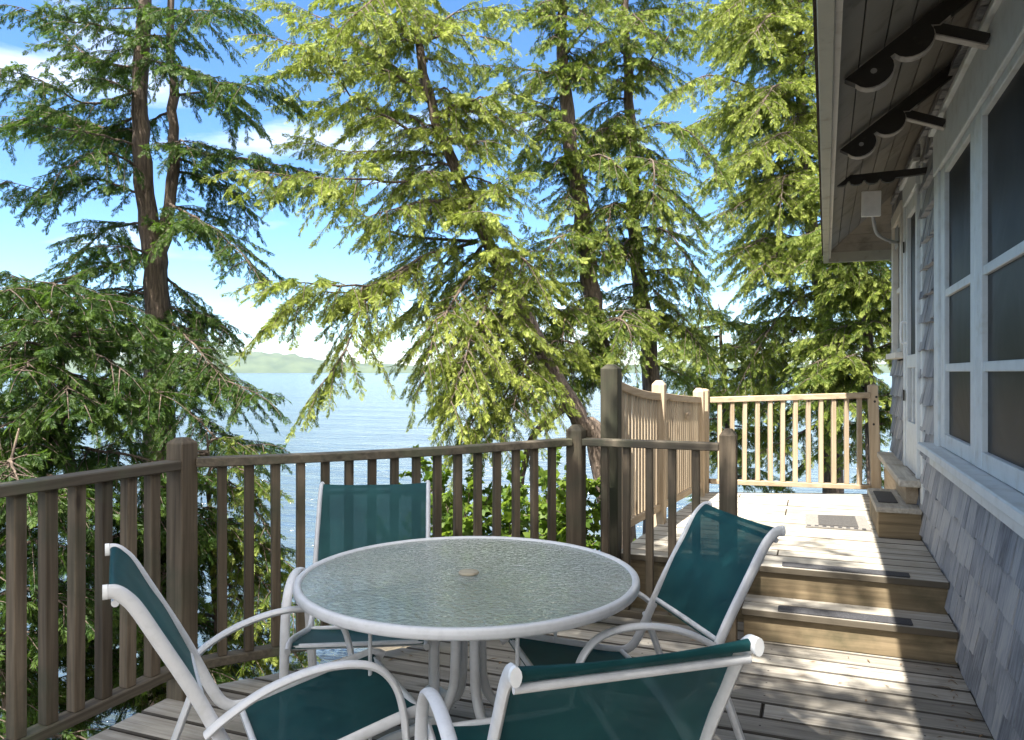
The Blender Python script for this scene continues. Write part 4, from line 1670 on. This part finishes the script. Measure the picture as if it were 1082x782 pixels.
# --- leaning cedar in the middle
T = Tree(.095)
D = 7.6
lean = T.trunk([ground_pt(660, D)] + PX((635, 480, D), (610, 440, D), (580, 385, D), (548, 320, D), (508, 240, D), (480, 175, D), (455, 110, D), (443, 30, D), (438, -70, D), (432, -180, D)),
                [.125, .11, .10, .09, .078, .066, .058, .05, .04, .03, .015], 5)
T.limb(PX((600, 425, D), (560, 470, D - .2), (545, 560, D - .3), (530, 640, D - .3)), .06, .25, .35)
for pts in (
    ((505, 255, D), (448, 271, D - .4), (392, 305, D - .7), (330, 312, D - .9), (282, 345, D - 1.1)),
    ((450, 272, D - .4), (400, 300, D - .8), (335, 300, D - 1.2), (285, 298, D - 1.5)),
    ((448, 276, D - .4), (387, 317, D - .9), (366, 370, D - 1.1), (332, 415, D - 1.2)),
    ((505, 255, D), (412, 245, D + .3), (345, 199, D + .5), (290, 205, D + .8)),
    ((480, 190, D), (440, 192, D - .4), (382, 190, D - .8), (310, 185, D - 1.2), (265, 180, D - 1.4)),
    ((470, 160, D), (420, 130, D - .4), (370, 100, D - .7), (335, 45, D - 1)),
    ((470, 150, D), (425, 120, D + .4), (370, 118, D + .8), (310, 110, D + 1)),
    ((455, 110, D), (410, 75, D - .4), (350, 60, D - .8), (290, 40, D - 1.1)),
    ((452, 90, D), (400, 60, D + .5), (340, 20, D + .8), (290, 5, D + 1.1)),
    ((446, 50, D), (400, 10, D - .3), (350, -10, D - .6)),
    ((446, 40, D), (480, 15, D + .3), (520, 10, D + .5)),
    ((460, 120, D), (500, 105, D - .2), (525, 100, D - .3)),
    ((475, 165, D), (430, 160, D + .3), (370, 160, D + .5), (320, 150, D + .8)),
    ((490, 210, D), (440, 215, D - .6), (400, 225, D - 1)),
    ((500, 230, D), (520, 200, D - .4), (545, 185, D - .7)),
    ((520, 265, D), (490, 300, D - .6), (462, 350, D - .9), (445, 400, D - 1.0)),
    ((530, 285, D), (510, 330, D - .8), (490, 380, D - 1.1), (475, 430, D - 1.2)),
    ((545, 320, D), (520, 370, D - .6), (505, 430, D - .9), (490, 470, D - 1.0)),
    ((560, 345, D), (555, 390, D - .7), (540, 440, D - 1.0)),
    ((540, 300, D), (575, 300, D + .5), (590, 340, D + .7)),
    ((570, 365, D), (600, 380, D + .5), (605, 410, D + .6)),
    ((550, 330, D), (500, 345, D + .4), (460, 385, D + .6)),
    ((580, 390, D), (540, 425, D + .3), (505, 455, D + .3)),
    ((515, 255, D), (480, 290, D + .3), (430, 330, D + .3), (400, 350, D + .3)),
    ((530, 285, D), (495, 315, D - .5), (470, 330, D - .8), (455, 345, D - .9)),
    ((550, 325, D), (515, 345, D - .6), (490, 400, D - .9), (480, 440, D - 1.0)),
    ((575, 375, D), (545, 395, D - .5), (525, 440, D - .7), (515, 470, D - .8)),
    ((565, 350, D), (535, 360, D + .4), (500, 400, D + .6), (470, 420, D + .6)),
    ((520, 262, D), (550, 270, D - .5), (570, 300, D - .7)),
    ((440, 0, D), (390, -30, D), (330, -40, D - .3)),
    ((440, 10, D), (410, -10, D - .9), (370, 20, D - 1.5)),
):
    T.limb(PX(*pts), .024, .50, 1.05, tint=rs.uniform(-.05, .2))
T.auto(lean, 14, .35, .98, .8, dens=1.0, tint=.1)
T.auto(lean, 14, .5, .85, .45, L=.32, az=(-170, 20), dens=1.0, tint=.1, sag=.6)
T.build('cedar_tree', 'leaning cedar with long golden-green boughs reaching out over the lake', M['leaf_gold'])

# --- upright cedar with foliage clinging to the trunk
T = Tree(.10)
D = 9.0
up1 = T.trunk([ground_pt(662, D)] + PX((655, 470, D), (642, 400, D), (628, 330, D), (616, 240, D), (603, 150, D), (596, 70, D), (592, -10, D), (590, -160, D)), [.17, .15, .13, .115, .10, .085, .07, .055, .03], 5)
for pts in (
    ((616, 300, D), (588, 298, D - .3), (570, 275, D - .5), (560, 250, D - .6)),
    ((606, 75, D), (570, 75, D - .4), (530, 70, D - .6), (495, 68, D - .9)),
    ((600, 120, D), (560, 105, D + .3), (535, 95, D + .3)),
    ((596, 140, D), (560, 120, D - .5), (515, 125, D - .7)),
    ((612, 200, D), (575, 170, D + .4), (540, 190, D + .5)),
    ((622, 260, D), (590, 250, D - .6), (560, 300, D - .8)),
    ((605, 170, D), (640, 165, D - .4), (665, 190, D - .5)),
    ((596, 60, D), (620, 30, D - .4), (640, 20, D - .5)),
    ((594, 20, D), (560, 10, D), (530, 15, D - .2)),
    ((640, 390, D), (600, 360, D - .8), (570, 370, D - 1.0)),
    ((632, 340, D), (660, 340, D - .7), (670, 380, D - .9)),
    ((630, 330, D), (600, 330, D - .8), (590, 400, D - 1.0)),
):
    T.limb(PX(*pts), .022, .42, 1.0, tint=.05)
T.auto(up1, 40, .22, .95, .36, L=.26, dens=1.1, tint=.0, sag=.5)
T.auto(up1, 17, .22, .97, .5, L=.32, dens=1.0, az=(-160, 10), tint=.12, sag=.6)
T.build('cedar_tree', 'upright cedar, its dark trunk clad in short sprays above the tall fence post', M['leaf_mid'])

# --- next upright cedar
T = Tree(.10)
D = 9.6
up2 = T.trunk([ground_pt(692, D)] + PX((689, 440, D), (686, 370, D), (676, 300, D), (670, 220, D), (667, 140, D), (662, 50, D), (660, -60, D), (658, -170, D)), [.15, .125, .11, .095, .08, .07, .055, .04, .02], 5)
for pts in (
    ((664, 90, D), (690, 60, D - .4), (715, 25, D - .6), (724, -5, D - .7)),
    ((668, 150, D), (640, 135, D - .5), (622, 150, D - .7)),
    ((668, 140, D), (700, 130, D - .6), (735, 145, D - .8), (760, 180, D - 1)),
    ((670, 190, D), (700, 195, D - .5), (730, 230, D - .8)),
    ((672, 240, D), (705, 245, D - .6), (735, 285, D - .9)),
    ((680, 290, D), (715, 285, D - .4), (745, 315, D - .6)),
    ((684, 340, D), (720, 345, D - .5), (748, 375, D - .7)),
    ((664, 60, D), (640, 45, D - .5), (622, 60, D - .6)),
    ((662, 20, D), (690, 10, D + .3), (715, 30, D + .4)),
    ((672, 230, D), (648, 215, D - .8), (640, 260, D - 1.0)),
    ((684, 330, D), (660, 330, D - 1.0), (650, 370, D - 1.1)),
    ((674, 180, D), (690, 170, D - 1.0), (690, 215, D - 1.2)),
    ((684, 380, D), (720, 395, D + .4), (750, 400, D + .6)),
):
    T.limb(PX(*pts), .022, .48, 1.05, tint=.08)
T.auto(up2, 32, .30, .95, .42, L=.30, dens=1.1, tint=.05, sag=.5)
T.auto(up2, 18, .30, .97, .62, L=.36, dens=1.1, az=(-170, 20), tint=.15, sag=.6)
T.build('cedar_tree', 'upright cedar with a bare reddish trunk foot showing above the slatted fence', M['leaf_mid'])

# --- big golden cedar further back
T = Tree(.12)
D = 12.5
big = T.trunk([ground_pt(882, D)] + PX((878, 430, D), (872, 350, D), (862, 270, D), (852, 180, D), (846, 80, D), (842, -20, D), (840, -180, D)), [.19, .15, .13, .11, .09, .07, .05, .03], 5)
for pts in (
    ((850, 190, D), (800, 170, D - .6), (755, 185, D - 1)),
    ((850, 160, D), (805, 130, D + .5), (760, 120, D + .7), (725, 135, D + .8)),
    ((848, 120, D), (800, 95, D - .6), (750, 80, D - 1), (715, 95, D - 1.2)),
    ((846, 80, D), (800, 55, D + .6), (755, 40, D + 1), (720, 45, D + 1.2)),
    ((845, 50, D), (795, 25, D - .6), (750, 5, D - .9)),
    ((843, 10, D), (790, -10, D + .5), (740, -20, D + .8)),
    ((850, 140, D), (870, 110, D - .8), (890, 120, D - 1.2)),
    ((846, 70, D), (860, 40, D - 1), (880, 30, D - 1.6)),
    ((853, 215, D), (810, 205, D - .8), (765, 225, D - 1.3)),
    ((856, 235, D), (820, 225, D + .6), (785, 245, D + 1)),
    ((858, 255, D), (815, 250, D - .9), (775, 270, D - 1.4)),
    ((862, 275, D), (830, 265, D - 1.2), (800, 285, D - 1.8)),
    ((850, 200, D), (830, 185, D - 1.6), (825, 215, D - 2)),
    ((846, 100, D), (820, 90, D - 1.5), (800, 120, D - 1.9)),
    ((850, 150, D), (830, 140, D - 1.4), (790, 165, D - 1.9)),
    ((848, 110, D), (815, 110, D + 1), (770, 150, D + 1.3)),
    ((842, 20, D), (815, 15, D - 1.4), (790, 45, D - 1.8)),
    ((841, -10, D), (810, -20, D - 1.2), (770, 10, D - 1.5)),
):
    T.limb(PX(*pts), .03, .75, 1.0, tint=.15)
for pts in (
    ((870, 345, D), (830, 335, D - .4), (790, 365, D - .6), (745, 362, D - .8)),
    ((868, 310, D), (845, 315, D - .5), (815, 345, D - .8), (775, 420, D - 1)),
    ((873, 365, D), (840, 372, D + .5), (800, 395, D + .7), (765, 400, D + .8)),
    ((872, 340, D), (905, 345, D - .6), (930, 330, D - .9)),
    ((876, 400, D), (840, 410, D - .5), (800, 440, D - .8)),
    ((878, 440, D), (840, 460, D - .3), (800, 480, D - .6)),
    ((878, 430, D), (900, 450, D - .6), (920, 470, D - 1)),
    ((878, 470, D), (850, 490, D + .4), (820, 510, D + .6)),
):
    T.limb(PX(*pts), .035, .55, .62, tint=-.1)
T.auto(big, 14, .45, .98, 1.0, L=.6, dens=.9, tint=.15)
T.auto(big, 26, .40, .98, 1.4, L=.65, dens=1.0, az=(-190, -20), tint=.2, sag=.5)
T.auto(big, 16, .12, .4, 1.3, L=.5, dens=.8, az=(-190, 0), tint=0, sag=.4)
T.build('cedar_tree', 'large yellow-green cedar filling the view between the fence and the eave', M['leaf_gold'])

# --- fresh green tree under the eave
T = Tree(.115)
D = 10.0
ev = T.trunk([ground_pt(925, D)] + PX((922, 480, D), (918, 400, D), (915, 330, D), (912, 260, D), (912, 150, D)), [.09, .08, .07, .06, .045, .015], 5)
T.auto(ev, 44, .25, .98, .75, L=.42, dens=1.1, tint=.1)
T.auto(ev, 16, .4, .85, .5, L=.4, az=(-170, -10), tint=.1)
T.build('young_cedar', 'fresh green tree showing below the eave beside the house corner', M['leaf_mid'])

# --- cedars along the shore behind the landing rail
T = Tree(.12)
D = 13.5
bk = T.trunk([ground_pt(775, D)] + PX((772, 500, D), (768, 440, D), (764, 380, D), (760, 320, D)), [.08, .07, .055, .04, .01], 5)
T.auto(bk, 34, .2, .98, 1.0, L=.45, dens=.9, tint=.0)
T.build('young_cedar', 'sparse green young cedar behind the pale landing railing', M['leaf_mid'])

# --- leafy shrubs behind the lakeside rail
for px, d, h, lab in ((480, 6.6, 1.0, 'bright leafy shrub behind the table-side railing, nearest the lake gap'), (540, 6.3, 1.25, 'bright leafy shrub in the middle of the railing view'), (590, 6.0, 1.45, 'tall leafy shrub close to the dark fence post')):
    T = Tree(.085, TPLB)
    g0 = ground_pt(px, d)
    for k in range(15):
        e = Vector((g0.x + rs.uniform(-.45, .45), g0.y + rs.uniform(-.45, .45), rs.uniform(-.5, .35 * h + .28)))
        T.limb([g0, g0.lerp(e, .5) + Vector(rs.uniform(-.12, .12, 3)), e], .012, .34, .9, start=.3, droop=.1, hang=0.0, tint=rs.uniform(-.1, .2))
    T.build('leafy_shrub', lab, M['leaf_broad'], 'shrub', 'leafy shrubs behind the railing', trunk_name='stem')

# --- trees standing beside and behind the viewer; their shade falls on the deck
T = Tree(.17)
g0 = Vector((-3.9, -2.9, -1.2))
bh = T.trunk([g0, g0 + Vector((.1, .1, 2.5)), g0 + Vector((.3, .3, 5)), g0 + Vector((.6, .6, 8)), g0 + Vector((.7, .7, 10.5))], [.2, .17, .14, .09, .03], 5)
for k in range(60):
    zz = rs.uniform(4.4, 7.6)
    kk = zz - 0.6
    # boughs end where the sun's path to the near deck passes
    tx, ty = rs.uniform(-2.9, .25), rs.uniform(1.0, 5.2)
    e = Vector((tx - .155 * kk, ty - .58 * kk, zz))
    if e.y > 2.2:
        continue
    b0 = bh[min(len(bh) - 1, int((e.z + .6) / 10.5 * len(bh)))]
    m_ = b0.lerp(e, .55) + Vector((0, 0, .25))
    T.limb([b0, m_, e], .03, .58, .62, start=.45)
T.auto(bh, 16, .45, .98, 1.6, L=.7, dens=.7, r0=.03)
T.build('cedar_tree', 'cedar whose boughs overhang the near deck and dapple it with shade', M['leaf_dark'])
T = Tree(.18)
g0 = Vector((-9.4, 1.6, -2.6))
bh = T.trunk([g0, g0 + Vector((.1, .1, 3)), g0 + Vector((.2, .2, 6)), g0 + Vector((.3, .5, 9)), g0 + Vector((.3, .6, 12.5))], [.2, .17, .14, .09, .03], 5)
T.auto(bh, 44, .35, .98, lambda t: 1.9 * (1.3 - .75 * t), L=.75, dens=.7, r0=.03)
T.build('cedar_tree', 'cedar on the bank beyond the left end of the railing', M['leaf_dark'])

# fallen cedar tips on the boards
lt_ = MB()
for k in range(420):
    x, y = rs.uniform(-2.5, .62), rs.uniform(.6, 4.1)
    if y - 2.55 > 1.303 * (x + 2.6) - .05:
        continue
    if rs.rand() < .35:
        x = .6 - abs(rs.normal(0, .05))
    a = rs.uniform(0, math.pi)
    l, wd = rs.uniform(.008, .03), rs.uniform(.0015, .004)
    c, s_ = math.cos(a), math.sin(a)
    z = .004
    lt_.add([(x - l * c, y - l * s_, z), (x + wd * s_, y - wd * c, z + .002), (x + l * c, y + l * s_, z), (x - wd * s_, y + wd * c, z + .003)], [(0, 1, 2, 3)])
lo_ = lt_.build('fallen_needles', paint('dry_needle', (0.22, 0.13, 0.06), (0.12, 0.08, 0.04), 0.5, rough=.9))
lo_['kind'] = 'stuff'

# ------------------------------------------------------------------ haze over the lake
hm = bpy.data.materials.new('lake_haze')
hm.use_nodes = True
hn = hm.node_tree
hn.nodes.remove(hn.nodes['Principled BSDF'])
pv = hn.nodes.new('ShaderNodeVolumePrincipled')
pv.inputs['Color'].default_value = (0.88, 0.93, 1.0, 1)
pv.inputs['Density'].default_value = 0.00006
pv.inputs['Anisotropy'].default_value = 0.3
hn.links.new(pv.outputs[0], hn.nodes['Material Output'].inputs['Volume'])
hz = MB().box(-4400, 3900, -300, 4600, -8, 95).build('haze', hm)
hz['kind'] = 'stuff'
